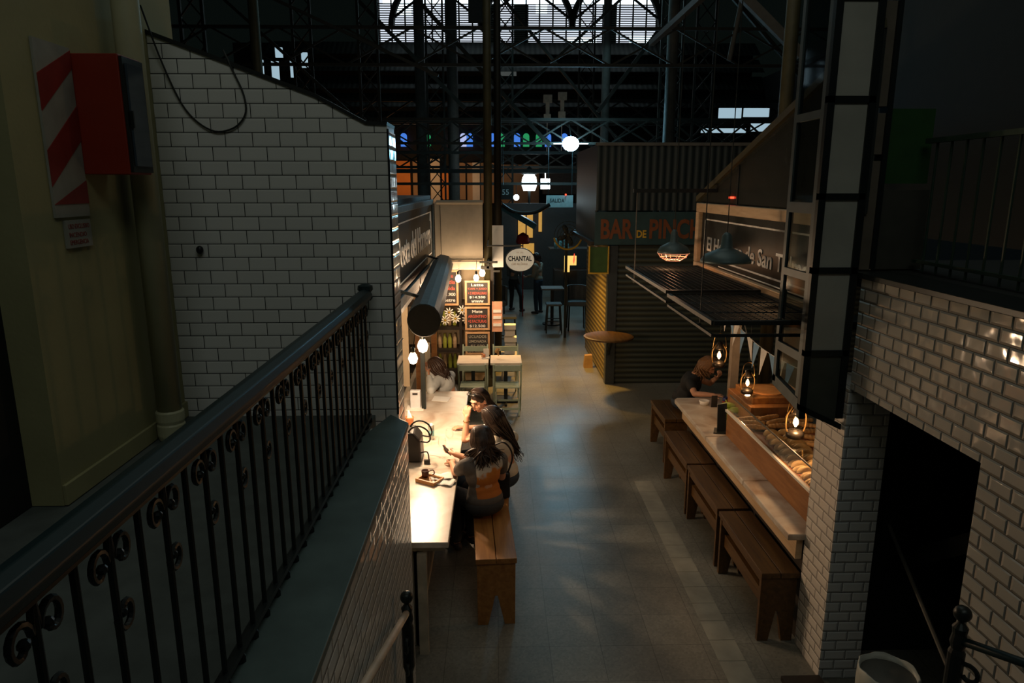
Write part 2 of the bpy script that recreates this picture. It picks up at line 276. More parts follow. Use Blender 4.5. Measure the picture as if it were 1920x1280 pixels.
# cream wall, doorway
cw = MB(); cw.box(-2.25, -2.03, 3.08, 4.75, LZ, 9); cw.box(-2.25, -2.03, -3, 3.08, 4.6, 9); cw.box(-2.25, -2.03, -3, .2, LZ, 4.6)
struct('wall_cream', cw, M['cream'])
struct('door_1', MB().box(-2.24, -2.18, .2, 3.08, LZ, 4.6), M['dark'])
struct('baseboard_left', MB().box(-2.03, -2.012, 3.08, 4.4, LZ, LZ+.10), M['cream'], bevel=.003)
# right wall with opening
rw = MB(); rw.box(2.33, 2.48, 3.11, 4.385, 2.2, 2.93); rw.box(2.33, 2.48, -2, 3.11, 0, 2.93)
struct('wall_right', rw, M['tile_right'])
struct('trim_3', MB().box(2.315, 2.60, -2, 4.47, 2.93, 2.965), M['iron'], bevel=.004)
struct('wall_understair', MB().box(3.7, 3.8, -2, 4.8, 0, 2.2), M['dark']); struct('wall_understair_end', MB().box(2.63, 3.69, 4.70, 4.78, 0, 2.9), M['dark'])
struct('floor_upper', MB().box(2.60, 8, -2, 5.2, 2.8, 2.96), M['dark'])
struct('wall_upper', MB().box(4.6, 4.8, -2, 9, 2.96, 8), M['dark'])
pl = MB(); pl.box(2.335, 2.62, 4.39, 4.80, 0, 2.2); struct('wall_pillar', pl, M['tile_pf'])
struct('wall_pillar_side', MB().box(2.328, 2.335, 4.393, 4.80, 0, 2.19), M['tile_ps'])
# pale paver strip in the floor
ps = MB(); y = 2.6
while y < 7.9: ps.box(1.665, 1.870, y, min(y+.245, 7.9), -.01, .003); y += .25
struct('trim_paver', ps, M['strip'])
ps = MB(); x = 1.95
while x < 2.3: ps.box(x, x+.19, 4.86, 5.12, -.01, .003) if False else None; x += .2
# stairs down from the camera
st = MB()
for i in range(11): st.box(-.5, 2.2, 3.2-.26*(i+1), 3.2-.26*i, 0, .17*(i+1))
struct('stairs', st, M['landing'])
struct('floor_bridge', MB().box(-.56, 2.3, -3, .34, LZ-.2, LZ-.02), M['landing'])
# understair diagonal and handrail
single('stair_stringer', MB().bar((3.1, 3.2, 1.9), (3.1, 4.69, .75), .25, .12), M['darkmetal'], 'dark sloping beam inside the opening under the right landing', 'beam')
single('thin_handrail', MB().tube([(2.9, 4.7, 1.05), (2.62, 3.3, .62)], .014), M['gcol'], 'thin pale handrail running down inside the dark opening', 'handrail')

# ================================================================== left landing balustrade
bal = root('balustrade', 'black iron balustrade with scrolls beside the tiled wall on the left', 'railing', (-.81, 1, LZ))
HR = 2.86
prof = [(-.845, HR-.035), (-.775, HR-.035), (-.768, HR-.01), (-.780, HR+.018), (-.81, HR+.028), (-.84, HR+.018), (-.852, HR-.01)]
MB().prism([(x, -.5, z) for x, z in prof], (0, 4.80, 0)).build('handrail', M['rail'], bal, bevel=.004)
MB().lathe((-.81, 4.30, HR), [(.035, -.045), (.045, -.03), (.03, 0), (.048, .02), (.045, .045), (.012, .06)], 12).build('finial', M['rail'], bal)
MB().box(-.822, -.798, -.5, 4.30, HR-.062, HR-.035).build('top_flat', M['iron'], bal)
MB().box(-.825, -.795, -.5, 4.25, LZ+.035, LZ+.055).build('bottom_rail', M['iron'], bal)
i = 0; y = .62
while y < 4.28:
    b = MB(); b.tube([(-.81, y, LZ), (-.81, y, HR-.04)], .0085, 8)
    b.lathe((-.81, y, LZ+.0), [(.016, 0), (.016, .02), (.009, .03)], 8)
    bo = b.build('baluster', M['iron'], bal)
    if i % 2 == 0:
        sc = MB()
        for dy, z0, fl in ((.045, HR-.12, 1), (-.045, HR-.12, 1), (.03, HR-.26, -1)):
            pts = []
            for k in range(15):
                a = k/14*math.pi*1.9; r = .034*(1-.62*k/14)
                pts.append((-.81, y+dy+math.copysign(1, dy)*(-math.cos(a)*r), z0+fl*math.sin(a)*r*1.25))
            sc = MB(); sc.tube(pts, .0075, 6); sc.ell(pts[-1], .012, n=8)
            sc.tube([(-.81, y, z0+.07*fl), pts[0]], .007, 6); sc.build('scroll', M['iron'], bo)
    i += 1; y += .121
# newel posts
def newel(x, y, top, label, rail_pts):
    r = root('newel_post', label, 'post', (x, y, 0))
    MB().lathe((x, y, 0), [(.03, 0), (.03, .3), (.022, .32), (.022, top-.5), (.034, top-.46), (.034, top-.22), (.026, top-.20), (.034, top-.17), (.028, top-.13), (.032, top-.1), (.013, top-.075), (.012, top-.068)], 14).build('shaft', M['iron'], r, smooth=False)
    MB().ell((x, y, top-.035), .036, n=18).build('ball', M['iron'], r, smooth=True)
    MB().tube(rail_pts, .019, 10).build('handrail', M['beigep'] if x < 0 else M['rail'], r, smooth=True)
    sc = MB(); s = -1 if x < 0 else 1
    for z0, rr in ((top-.30, .05), (top-.45, .035)):
        d = (V(rail_pts[1])-V(rail_pts[0])); d.z = 0; d.normalize()
        pts = [V((x, y, z0))+d*(.055-math.cos(k/14*5.6)*rr*(1-.5*k/14))+V((0, 0, math.sin(k/14*5.6)*rr*(1-.5*k/14))) for k in range(15)]
        sc = MB(); sc.tube(pts, .010, 6); sc.build('scroll', M['iron'], r)
newel(-.50, 3.44, 1.345, 'black iron newel post with ball top below the tiled parapet', [(-.5, 3.40, 1.235), (-.5, 1.2, 2.12)])
newel(1.985, 2.62, 1.755, 'black iron newel post with ball top beside the right tiled wall', [(1.99, 2.60, 1.60), (2.28, 2.20, 1.66)])

# ================================================================== cream wall fittings
MB0 = MB()
pipe = root('drain_pipe', 'cream painted vertical drain pipe on the left cream wall', 'pipe', (-1.93, 3.98, LZ))
MB().cone((-1.93, 3.98, LZ+.04), (-1.93, 3.98, 7), .068, .068, 24).build('pipe', M['pipe'], pipe, smooth=True)
MB().lathe((-1.93, 3.98, LZ), [(.07, 0), (.078, .03), (.078, .09), (.072, .10), (.078, .12), (.078, .17), (.07, .18)], 24).build('collar', M['pipe'], pipe)
fb = root('hose_cabinet', 'red fire hose cabinet with dark glass front on the cream wall', 'fire cabinet', (-1.93, 3.65, 3.5))
MB().box(-2.03, -1.80, 3.58, 3.80, 3.56, 4.12).build('body', M['red'], fb, bevel=.004)
MB().box(-1.80, -1.785, 3.59, 3.79, 3.57, 4.11).build('door_frame', M['darkmetal'], fb)
MB().box(-1.786, -1.775, 3.61, 3.765, 3.60, 4.08).build('glass_pane', mat('dark_blue_glass', (.045, .06, .075), .15), fb)
MB().box(-1.78, -1.765, 3.60, 3.61, 3.78, 3.86).build('latch', M['iron'], fb)
sp = root('striped_sign', 'red and white diagonal striped panel beside the fire cabinet', 'sign', (-2.0, 3.5, 3.3))
MB().box(-2.03, -2.018, 3.30, 3.575, 3.36, 4.14).build('panel', M['stripew'], sp)
sb = MB()
for z0 in (3.45, 3.80, 4.13):
    P = []
    for (yy, zz) in ((3.30, z0-.30), (3.30, z0-.14), (3.575, z0+.08), (3.575, z0-.08)): P.append((-2.018, yy, max(3.42, min(zz, 4.13))))
    sb.prism(P, (.003, 0, 0))
sb.build('red_stripe', M['striper'], sp)
MB().box(-2.030, -2.014, 3.36, 3.56, 3.215, 3.345).build('label_plate', M['stripew'], sp)
for s, z, wd in (('USO EXCLUSIVO', 3.305, .17), ('INCENDIO', 3.265, .14), ('EMERGENCIA', 3.23, .15)): text(s, 'lettering', M['striper'], sp, (-2.0135, 3.375, z), (0, 1, 0), (0, 0, 1), wd, .022, .001)
# cable loop
pts = []
for k in range(25):
    t = k/24; 
    pts.append([(-1.95+.10*t*3, 4.375, 4.36-.55*t*1.0) ][0])
cp = [(-2.0, 4.30, 4.50), (-1.94, 4.37, 4.20), (-1.84, 4.385, 3.95), (-1.70, 4.385, 3.83), (-1.57, 4.385, 3.84), (-1.49, 4.385, 3.92), (-1.49, 4.385, 4.03), (-1.54, 4.385, 4.16), (-1.59, 4.385, 4.28)]
def spline(P, n=6):
    P = [V(p) for p in P]; Q = [P[0]]+P+[P[-1]]; out = []
    for i in range(1, len(Q)-2):
        for k in range(n):
            t = k/n; a, b, c, d = Q[i-1:i+3]
            out.append(.5*((2*b)+(-a+c)*t+(2*a-5*b+4*c-d)*t*t+(-a+3*b-3*c+d)*t**3))
    return out+[P[-1]]
single('hanging_cable', MB().tube(spline(cp), .0055, 6), M['cable'], 'black cable hanging in a loop over the white tiles', 'cable')
single('round_boss', MB().ell((-1.83, 4.375, 3.12), .022, .022, .026).cone((-1.83, 4.375, 3.12), (-1.83, 4.40, 3.12), .01, .01), M['iron'], 'small black knob on the white tiled wall', 'knob')

# ================================================================== LEFT COUNTER
lc = root('bar_counter', 'long marble topped bar counter in front of the lit kiosk on the left', 'counter', (-.6, 6.6, 0))
lp = [(-.362, 4.70), (-.362, 8.60), (-1.14, 8.60), (-1.14, 4.74), (-.66, 4.74), (-.66, 4.70)]
MB().prism([(x, y, .905) for x, y in lp], (0, 0, .045)).build('marble_top', M['marble'], lc, bevel=.006)
MB().box(-1.1, -.40, 4.78, 8.5, .84, .904).build('apron', M['cwood'], lc)
b = MB()
for x in (-1.0, -.86, -.72, -.64): b.box(x, x+.075 if x > -.7 else x+.13, 4.84, 4.87, 0, .84)
b.box(-.66, -.62, 4.86, 8.4, 0, .84); b.build('base_panel', M['cwood'], lc)
MB().box(-.60, -.53, 4.72, 4.77, 0, .84).build('leg', M['cwood'], lc)
# counter objects
def glass_tumbler(x, y, r, h, label):
    return single('tumbler', MB().lathe((x, y, .951), [(r*.8, 0), (r, h), (r*.93, h), (r*.72, .01)], 20), M['glass'], label, 'glass', smooth=True)
can = root('drink_can', 'tall pale drink can with a teal label on the left counter', 'can', (-.682, 6.86, .951))
MB().lathe((-.682, 6.86, .951), [(.026, 0), (.031, .01), (.031, .15), (.026, .165), (.025, .162)], 20).build('body', M['cans'], can, smooth=True)
MB().lathe((-.682, 6.86, .951), [(.0315, .04), (.0315, .10)], 20).build('label_band', M['label'], can, smooth=True)
glass_tumbler(-.69, 6.72, .036, .12, 'clear tumbler in front of the tall can on the left counter')
def wine(x, y, label, g='wine glasses on the left counter'):
    return single('wine_glass', MB().lathe((x, y, .951), [(.035, 0), (.033, .004), (.005, .01), (.004, .085), (.02, .10), (.038, .13), (.040, .16), (.033, .20), (.031, .20), (.037, .16), (.035, .133), (.004, .10)], 20), M['glass'], label, 'glass', g, smooth=True)
wine(-.53, 6.36, 'stemmed wine glass nearest the phone on the left counter')
wine(-.475, 6.60, 'stemmed wine glass nearest the striped top woman')
bagr = root('handbag', 'black leather handbag with looped handles standing on the left counter', 'bag', (-.80, 6.35, .951))
MB().prism([(-.95, 6.22, .951), (-.715, 6.22, .951), (-.725, 6.22, 1.17), (-.79, 6.22, 1.25), (-.95, 6.22, 1.24)], (0, .26, 0)).build('body', M['leather'], bagr, bevel=.02)
for yy in (6.27, 6.43):
    MB().tube(spline([(-.86, yy, 1.16), (-.82, yy-.02, 1.27), (-.74, yy-.03, 1.31), (-.66, yy-.03, 1.27), (-.63, yy-.02, 1.19), (-.66, yy, 1.14), (-.73, yy, 1.15)]), .008, 8).build('handle', M['leather'], bagr, smooth=True)
MB().tube(spline([(-.72, 6.23, 1.05), (-.66, 6.22, 1.06), (-.645, 6.21, .985), (-.66, 6.21, .965)]), .007, 6).box(-.69, -.635, 6.19, 6.22, .955, .99).build('strap_tag', M['leather'], bagr)
tr = root('serving_tray', 'small orange wood serving tray with paper beside the brown mug', 'tray', (-.62, 5.78, .951))
R = Matrix.Rotation(math.radians(-32), 4, 'Z'); c0 = V((-.60, 5.80, .951))
def rb(cx, cy, w_, d_, z0, z1):
    return [c0+R @ V((cx+sx*w_/2, cy+sy*d_/2, z0)) for sx, sy in ((-1, -1), (1, -1), (1, 1), (-1, 1))], (0, 0, z1-z0)
MB().prism(*rb(0, 0, .20, .15, 0, .012)).prism(*rb(0, -.07, .20, .015, 0, .032)).prism(*rb(0, .07, .20, .015, 0, .032)).prism(*rb(-.095, 0, .012, .15, 0, .03)).prism(*rb(.095, 0, .012, .15, 0, .03)).build('tray_body', M['traym'], tr)
nap = MB(); g = 7
for (cx, cy, ang, sz, z) in ((-.50, 5.86, 12, .20, .962), (-.47, 5.76, -20, .19, .955)):
    rr = Matrix.Rotation(math.radians(ang), 4, 'Z'); P = []
    for i in range(g):
        for j in range(g):
            P.append(V((cx, cy, z))+rr @ V(((i/(g-1)-.5)*sz, (j/(g-1)-.5)*sz*.7, .008*math.sin(i*1.7+j)+.008)))
    F = [(i*g+j, (i+1)*g+j, (i+1)*g+j+1, i*g+j+1) for i in range(g-1) for j in range(g-1)]
    o = single('paper_napkin', MB().add(P, F), M['paper'], 'crumpled white napkin by the tray, farther of two' if ang > 0 else 'crumpled white napkin by the tray, nearer of two', 'napkin', smooth=True)
    sol = o.modifiers.new('s', 'SOLIDIFY'); sol.thickness = .003
mug = root('mug', 'small dark brown mug with handle on the left counter tray', 'cup', (-.645, 5.86, .985))
MB().lathe((-.645, 5.86, .964), [(.022, 0), (.03, .01), (.034, .065), (.03, .065), (.026, .015)], 20).build('bowl', M['cup'], mug, smooth=True)
MB().tube(spline([(-.612, 5.86, 1.02), (-.575, 5.87, 1.025), (-.565, 5.87, .995), (-.585, 5.865, .98)]), .005, 6).build('handle', M['cup'], mug, smooth=True)
single('paper_sheet', MB().prism([(-.80, 8.18, .951), (-.60, 8.14, .951), (-.57, 8.33, .951), (-.78, 8.38, .951)], (0, 0, .003)), M['paper'], 'white sheet of paper at the far end of the left counter', 'paper')
pt = root('card_terminal', 'pale grey card terminal box standing at the back of the left counter', 'terminal', (-.98, 7.9, .951))
MB().box(-1.02, -.90, 7.88, 7.95, .955, 1.17).build('body', mat('terminal_shell', (.55, .57, .6), .4), pt, bevel=.01)
MB().box(-.99, -.93, 7.875, 7.882, 1.12, 1.145).build('screen', M['chalk'], pt)
MB().box(-1.06, -.86, 7.80, 7.98, .951, .96).build('base_plate', M['paper'], pt)
tp = root('clay_pot', 'small terracotta pot with folded napkin on the left counter behind the tiled wall', 'pot', (-.95, 7.2, .951))
MB().lathe((-.945, 7.2, .951), [(.035, 0), (.045, .11), (.048, .115), (.048, .13), (.04, .13), (.03, .02)], 20).build('pot', M['clay'], tp, smooth=True)
MB().prism([(-.97, 7.19, 1.06), (-.92, 7.18, 1.06), (-.96, 7.2, 1.15)], (.01, .02, 0)).build('napkin', M['paper'], tp)

# ---- benches
def bench(x0, x1, y0, y1, h, m, label, group, notch=True, planks=2):
    r = root('bench', label, 'bench', ((x0+x1)/2, (y0+y1)/2, 0), group); wdt = (x1-x0)
    for k in range(planks):
        a = x0+k*wdt/planks; MB().box(a+.003, a+wdt/planks-.003, y0, y1, h-.045, h).build('seat_plank', m, r, bevel=.004)
    for yy in (y0+.02, y1-.06):
        c = (x0+x1)/2
        MB().prism([(x0+.015, yy, 0), (x0+.012, yy, h-.045), (x1-.012, yy, h-.045), (x1-.015, yy, 0), (x1-.10, yy, 0), (c+.01, yy, .26), (c-.01, yy, .26), (x0+.10, yy, 0)], (0, .04, 0)).build('end_panel', m, r, bevel=.003)
    MB().box(x0+.05, x0+.09, y0+.06, y1-.06, .28, .40).build('stretcher', m, r)
    MB().box(x0+.02, x1-.02, y0+.06, y1-.06, h-.10, h-.046).build('under_rail', m, r)
    return r
bench(2.025, 2.33, 4.81, 5.87, .60, M['wood'], 'brown wooden bench nearest the camera along the right counter', 'benches along the right counter')
bench(2.025, 2.33, 5.92, 6.96, .60, M['wood'], 'middle brown wooden bench along the right counter', 'benches along the right counter')
bench(2.03, 2.34, 7.0, 8.03, .60, M['wood'], 'third brown wooden bench from the pillar, near the pastry case end', 'benches along the right counter')
b4 = bench(2.14, 2.46, 8.46, 9.3, .60, M['wood'], 'farthest brown bench beyond the right counter by the eating woman', 'benches along the right counter')
lb = bench(-.17, .165, 5.07, 6.55, .60, M['woodl'], 'light brown two plank bench with the women seated on it', 'benches along the left counter')
lb.rotation_euler = (0, 0, math.radians(3.2)); lb.location.x -= .05
bench(-.20, .13, 6.7, 7.9, .60, M['woodl'], 'light brown bench under the woman in the striped top', 'benches along the left counter')

# ================================================================== LEFT KIOSK
sg = root('kiosk_sign', 'long black sign with white lettering above the left kiosk', 'sign', (-1.1, 8.5, 2.2))
MB().box(-1.12, -1.055, 5.6, 11.75, 2.28, 3.30).build('board', M['signb'], sg)
f = MB(); f.box(-1.055, -1.03, 5.6, 11.75, 3.22, 3.30); f.box(-1.055, -1.03, 5.6, 11.75, 2.20, 2.32); f.box(-1.055, -1.03, 11.66, 11.75, 2.2, 3.3); f.build('frame', M['blue'], sg, bevel=.006)
f = MB(); f.box(-1.053, -1.048, 6, 11.45, 3.10, 3.115); f.box(-1.053, -1.048, 6, 11.45, 2.45, 2.465); f.box(-1.053, -1.048, 11.43, 11.45, 2.45, 3.115); f.build('border_line', M['signw'], sg)
text('La Posta del Hornero', 'lettering', M['signw'], sg, (-1.052, 6.9, 2.62), (0, 1, 0), (0, 0, 1), 4.3, .34, .006, bold=.01)
MB().tube(spline([(-1.048, 11.2, 2.98), (-1.048, 11.28, 3.1), (-1.048, 11.34, 2.95), (-1.048, 11.3, 2.7)]), .008, 5).build('bird_mark', M['signw'], sg)
kb = root('kiosk', 'cream painted market kiosk behind the left counter', 'kiosk', (-2, 8.5, 0))
MB().box(-3.2, -3.1, 4.8, 12.4, 0, 3.3).build('back_wall', M['kin'], kb)
MB().box(-3.2, -1.12, 4.8, 12.2, 3.3, 3.36).build('roof', M['shelf'], kb)
MB().box(-3.1, -1.12, 4.75, 4.8, 0, 3.3).build('side_wall', M['kin'], kb)
MB().box(-1.20, -1.14, 4.8, 11.7, 0, .90).build('front_panel', M['cwood'], kb)
for yy in (7.35, 9.4, 11.68): MB().box(-1.12, -1.03, yy, yy+.10, .95 if yy < 8.6 else 0, 2.3).build('post', M['woodc'], kb)
MB().box(-.885, -.835, 7.86, 7.91, .951, 2.16).build('front_post', M['iron'], kb)
MB().box(-1.16, -1.04, 5.2, 11.7, 2.14, 2.21).build('lintel', M['white'], kb)
bs = MB(); bs.box(-1.9, -1.16, 9.0, 9.05, .9, 2.1); bs.build('inner_partition', M['kin'], kb)
hood = root('rolled_awning', 'long blue grey rolled awning tube hanging over the left counter', 'awning', (-.75, 8.5, 2.3))
d = V((-.84, 11.0, 2.31))-V((-.665, 6.3, 2.305))
hp = []
for k in range(28):
    a = k/28*2*math.pi; rr = .152+(.008 if k % 4 == 0 else 0); hp.append(V((-.665, 6.3, 2.305))+V((math.cos(a)*rr, 0, math.sin(a)*rr)))
MB().prism(hp, d).build('roll', M['blue'], hood)
MB().cone((-.665, 6.285, 2.305), (-.665, 6.3, 2.305), .147, .155, 28).build('end_cap', M['hoodend'], hood)
for yy in (7.0, 10.5): MB().bar((-.72, yy, 2.40), (-1.06, yy, 2.5), .03, .03).build('bracket', M['iron'], hood)

def bulb(x, y, z, label, r=.035, m='bulb', cord=.12, power=0, group=None, name='hanging_bulb', ptop=None):
    t = root(name, label, 'lamp', (x, y, z), group)
    MB().lathe((x, y, z), [(.004, -r*1.25), (r*.7, -r*.95), (r, 0), (r*.75, r*.8), (r*.4, r*1.3)], 16).build('bulb', M[m], t, smooth=True)
    MB().lathe((x, y, z), [(r*.42, r*1.3), (r*.45, r*2.3), (r*.2, r*2.5)], 12).tube([(x, y, z+r*2.4), ptop or (x, y, z+cord)], .004, 6).build('socket', M['iron'], t)
    if power: point('light', (x, y, z-r*1.9), power, (1, .68, .42), r)
    return t
bulb(-.80, 6.5, 1.90, 'bright warm bulb under the rolled awning, nearer of two', .045, cord=.28, power=52, group='bulbs under the rolled awning', ptop=(-.76, 6.5, 2.20))
bulb(-.75, 6.92, 1.925, 'bright warm bulb under the rolled awning, farther of two', .055, cord=.26, power=64, group='bulbs under the rolled awning', ptop=(-.74, 6.92, 2.17))
point('light_kiosk', (-1.9, 8.2, 2.6), 16, (1, .70, .42), .1)
# tangle of cord by the tiled wall
single('cord_tangle', MB().tube(spline([(-.98, 6.2, 2.12), (-.92, 6.1, 1.95), (-.98, 6.15, 1.86), (-.90, 6.1, 1.80), (-.86, 6.2, 1.90), (-.95, 6.25, 2.0), (-.86, 6.3, 2.14)]), .006, 6), M['cable'], 'tangled cord hanging beside the two bright bulbs', 'cord')
# far blind and its post
bl = root('roller_blind', 'cream canvas roller blind hanging over the chalkboard stall', 'blind', (-.6, 11.8, 2.2))
MB().box(-.99, -.225, 11.80, 11.815, 2.30, 3.24).build('cloth', M['canvas'], bl)
MB().cone((-.99, 11.80, 3.25), (-.22, 11.80, 3.25), .035, .035, 14).build('roller', M['canvas'], bl)
v = MB(); v.box(-1.04, -.20, 11.74, 11.79, 2.14, 2.28); v.build('valance', M['canvas'], bl, bevel=.01)
MB().box(-1.02, -.95, 11.79, 11.83, 2.2, 3.26).build('side_strip', M['canvas'], bl)
MB().tube([(-.93, 11.78, 3.2), (-.92, 11.77, 2.3)], .006, 5).build('pull_cord', M['cable'], bl)
def column(x, y, r, h, m, label, name='iron_column', cat='column', group=None, z0=0):
    t = root(name, label, cat, (x, y, z0), group)
    MB().cone((x, y, z0+.3), (x, y, h), r, r*.85, 14).build('shaft', M[m], t, smooth=True)
    MB().lathe((x, y, z0), [(r*1.7, 0), (r*1.7, .12), (r*1.2, .2), (r*1.2, .32)], 14).build('base', M[m], t)
    MB().lathe((x, y, h-.1), [(r, 0), (r*1.6, .1), (r*1.8, .22)], 14).build('capital', M[m], t)
    return t
column(-.14, 12.2, .075, 10.2, 'truss2', 'tall olive iron column standing beside the cream blind')
column(.03, 13.2, .07, 10.2, 'truss', 'tall dark iron column just behind the olive one')
# wall banner and oval sign
single('narrow_banner', MB().box(-.07, .12, 12.0, 12.02, 2.15, 2.86), M['white'], 'narrow white banner hanging left of the oval cafe sign', 'banner')
cs = root('oval_sign', 'oval cream cafe sign reading CHANTAL hanging over the passage', 'sign', (.37, 11, 2.2))
def disc(cx, y, cz, rx, rz, th, n=36): return MB().prism([(cx+math.cos(2*math.pi*k/n)*rx, y, cz+math.sin(2*math.pi*k/n)*rz) for k in range(n)], (0, th, 0))
disc(.371, 11.0, 2.378, .235, .19, .04).build('rim', M['iron'], cs)
disc(.371, 10.99, 2.378, .222, .177, .01).build('face', mat('sign_cream', (.80, .76, .62), .5, emit=(1, .9, .7), estr=.18), cs)
text('CHANTAL', 'lettering', M['iron'], cs, (.371-.185, 10.988, 2.36), (1, 0, 0), (0, 0, 1), .37, .08, .003, bold=.03)
text('Cafe des Delices', 'small_lettering', M['brass'], cs, (.371-.13, 10.988, 2.30), (1, 0, 0), (0, 0, 1), .25, .035, .003, shear=.3)
text('EST. 2021', 'small_lettering', M['brass'], cs, (.371-.05, 10.988, 2.485), (1, 0, 0), (0, 0, 1), .10, .02, .003)
MB().tube([(-.14, 11.0, 2.60), (.42, 11.0, 2.60)], .012, 8).tube([(.37, 11.0, 2.60), (.37, 11.0, 2.56)], .008, 6).tube([(-.14, 11, 2.6), (-.14, 12.13, 2.6)], .012, 8).build('bracket', M['gcol'], cs)
cb = root('wall_bracket', 'metal arm bracket on the olive column at lamp height', 'bracket', (-.1, 11.5, 2.2))
MB().box(-.28, .02, 11.55, 11.60, 2.27, 2.30).box(-.24, -.06, 11.55, 11.60, 2.16, 2.22).box(-.06, .06, 11.55, 11.58, 2.12, 2.15).box(-.16, -.12, 11.55, 12.14, 2.18, 2.28).build('arm', M['gcol'], cb)
# chalkboards
def board(x0, x1, z0, z1, y, label, lines, group=None):
    t = root('chalkboard', label, 'chalkboard', ((x0+x1)/2, y, z0), group); fr = .035
    MB().box(x0+fr, x1-fr, y, y+.02, z0+fr, z1-fr).build('slate', M['chalk'], t)
    MB().box(x0, x1, y-.012, y+.03, z1-fr, z1).box(x0, x1, y-.012, y+.03, z0, z0+fr).box(x0, x0+fr, y-.012, y+.03, z0+fr, z1-fr).box(x1-fr, x1, y-.012, y+.03, z0+fr, z1-fr).build('frame', M['frame'], t, bevel=.003)
    n = len(lines); H_ = (z1-z0-2*fr)
    for k, (s, m) in enumerate(lines):
        zz = z1-fr-H_*(k+.88)/n; wd = min(x1-x0-2*fr-.04, .032*len(s)+.05)
        text(s, 'lettering', M[m], t, ((x0+x1)/2-wd/2, y-.0005, zz), (1, 0, 0), (0, 0, 1), wd, H_/n*.6, .001, bold=.01)
    return t
board(-.545, -.115, 1.50, 1.93, 11.95, 'top framed chalkboard on the stall, priced in red and white', [('Latte', 'chalkw'), ('CAFE + JUGO', 'chalkr'), ('+ 2 MEDIALUNAS', 'chalkr'), ('$14.200', 'chalkw'), ('wvwvw', 'chalkw')])
board(-.55, -.12, 1.06, 1.475, 11.95, 'middle framed chalkboard with the word Mate and a small gourd', [('Mate', 'chalkw'), ('ARGENTINO', 'chalkr'), ('+2 FACTURAS', 'chalkr'), ('$12.500', 'chalkw')])
board(-.55, -.12, .62, 1.03, 11.95, 'lowest framed chalkboard just above the cafe tables', [('LICUADOS', 'cwood'), ('LIMONADA', 'cwood'), ('$5.500', 'cwood'), ('EXPRIMIDO', 'cwood')])
board(-1.02, -.66, 1.48, 2.1, 12.05, 'large pale framed chalkboard partly behind the rolled awning', [('Menu', 'chalkr'), ('del dia', 'chalkr'), ('bebida', 'chalkr'), ('$11.900', 'chalkw'), ('postre', 'chalkw')])
# stall shelf behind tables
ss = root('stall_shelving', 'dark open shelving of the cafe stall behind the chalkboards', 'shelving', (-.6, 12.3, 0))
MB().box(-1.6, -.08, 12.55, 12.6, 0, 2.25).build('back_panel', M['kin'], ss)
for z in (.25, .62, 1.03, 1.45): MB().box(-1.6, -.08, 12.12, 12.55, z, z+.06).build('shelf_board', M['shelf'], ss)
for x in (-1.6, -.66, -.10): MB().box(x, x+.05, 12.10, 12.16, 0, 2.25).build('upright', M['shelf'], ss)
MB().box(-.62, -.12, 12.14, 12.17, .1, .6).build('lower_panel', M['pine'], ss)
k0 = None
cols = [M['bottle'], M['bottle'], M['paper'], M['pink']]
lab = {}
for row, z in enumerate((.68, 1.09, .31)):
    for k in range(4):
        x = -1.02+k*.09
        m_ = M['bottle'] if (k+row) % 3 else M['pine']
        single('storage_jar', MB().lathe((x, 12.25, z), [(.03, 0), (.036, .01), (.036, .18), (.022, .22), (.022, .26)], 12), m_, 'olive and tan jars standing in rows on the cafe stall shelves', 'jar', 'jars on the stall shelves', smooth=True)
for k, (x, z) in enumerate([(-.83, 1.36), (-.72, 1.25), (-.60, 1.40), (-.52, 1.24), (-.90, 1.22)]):
    t = root('paper_daisy', ['white paper daisy at upper left of the stall garland', 'white paper daisy between the two upper daisies', 'white paper daisy highest beside the Mate board', 'white paper daisy partly tucked behind the Mate board', 'white paper daisy lowest and farthest left of the garland'][k], 'flower', (x, 12.05, z))
    p = MB()
    for a in range(9):
        t_ = a/9*2*math.pi; rr = Matrix.Rotation(-t_, 3, 'Y'); p.ell(V((x, 12.03, z))+rr @ V((.055, 0, 0)), .038, .005, .012, 8, rr)
    p.build('petals', M['petal'], t, smooth=True); MB().ell((x, 12.022, z), .018, .01, .018, 10).build('centre', M['yellow'], t, smooth=True)
bulb(-.63, 11.5, 2.02, 'warm pendant bulb left of the cafe stall boards', .05, cord=.4, power=17, ptop=(-.63, 11.765, 2.16))
bulb(-.33, 11.35, 2.05, 'warm conical pendant hanging before the top chalkboard', .045, cord=.3, power=12, ptop=(-.33, 11.7, 2.3))
bulb(-.235, 11.6, 2.10, 'warm round bulb right beside the column bracket', .05, cord=.2, power=14, ptop=(-.235, 11.7, 2.3))
# hanging pink brochure holder
bh = root('brochure_holder', 'pink brochure holder hanging right of the Mate chalkboard', 'holder', (.0, 12, 1.05))
MB().box(-.08, .10, 12.0, 12.04, 1.02, 1.55).build('panel', M['pink'], bh)
for z in (1.12, 1.25, 1.36): MB().box(-.06, .08, 11.985, 12.0, z, z+.05).build('leaflet', M['paper'], bh)
sw = root('wooden_stool', 'small pale wooden stool under the stacked boxes', 'stool', (.22, 12.6, 0))
MB().box(.08, .38, 12.5, 12.8, .44, .48).build('seat', M['cwood'], sw)
for a, b_ in ((.10, 12.52), (.35, 12.52), (.10, 12.77), (.35, 12.77)): MB().bar((a, b_, 0), ((a-.23)*.8+.23, b_, .44), .03, .03).build('leg', M['cwood'], sw)
for k in range(5):
    single('white_box', MB().box(.14+.01*(k % 2), .335+.015*(k % 3), 12.53, 12.72, .485+k*.115, .485+k*.115+.085), M['paper'], ['lowest white box of the stack on the pale stool', 'second white box up on the pale stool', 'middle white box of the stack on the pale stool', 'second highest white box on the pale stool', 'topmost white box of the stack on the pale stool'][k], 'box', 'stacked white boxes')

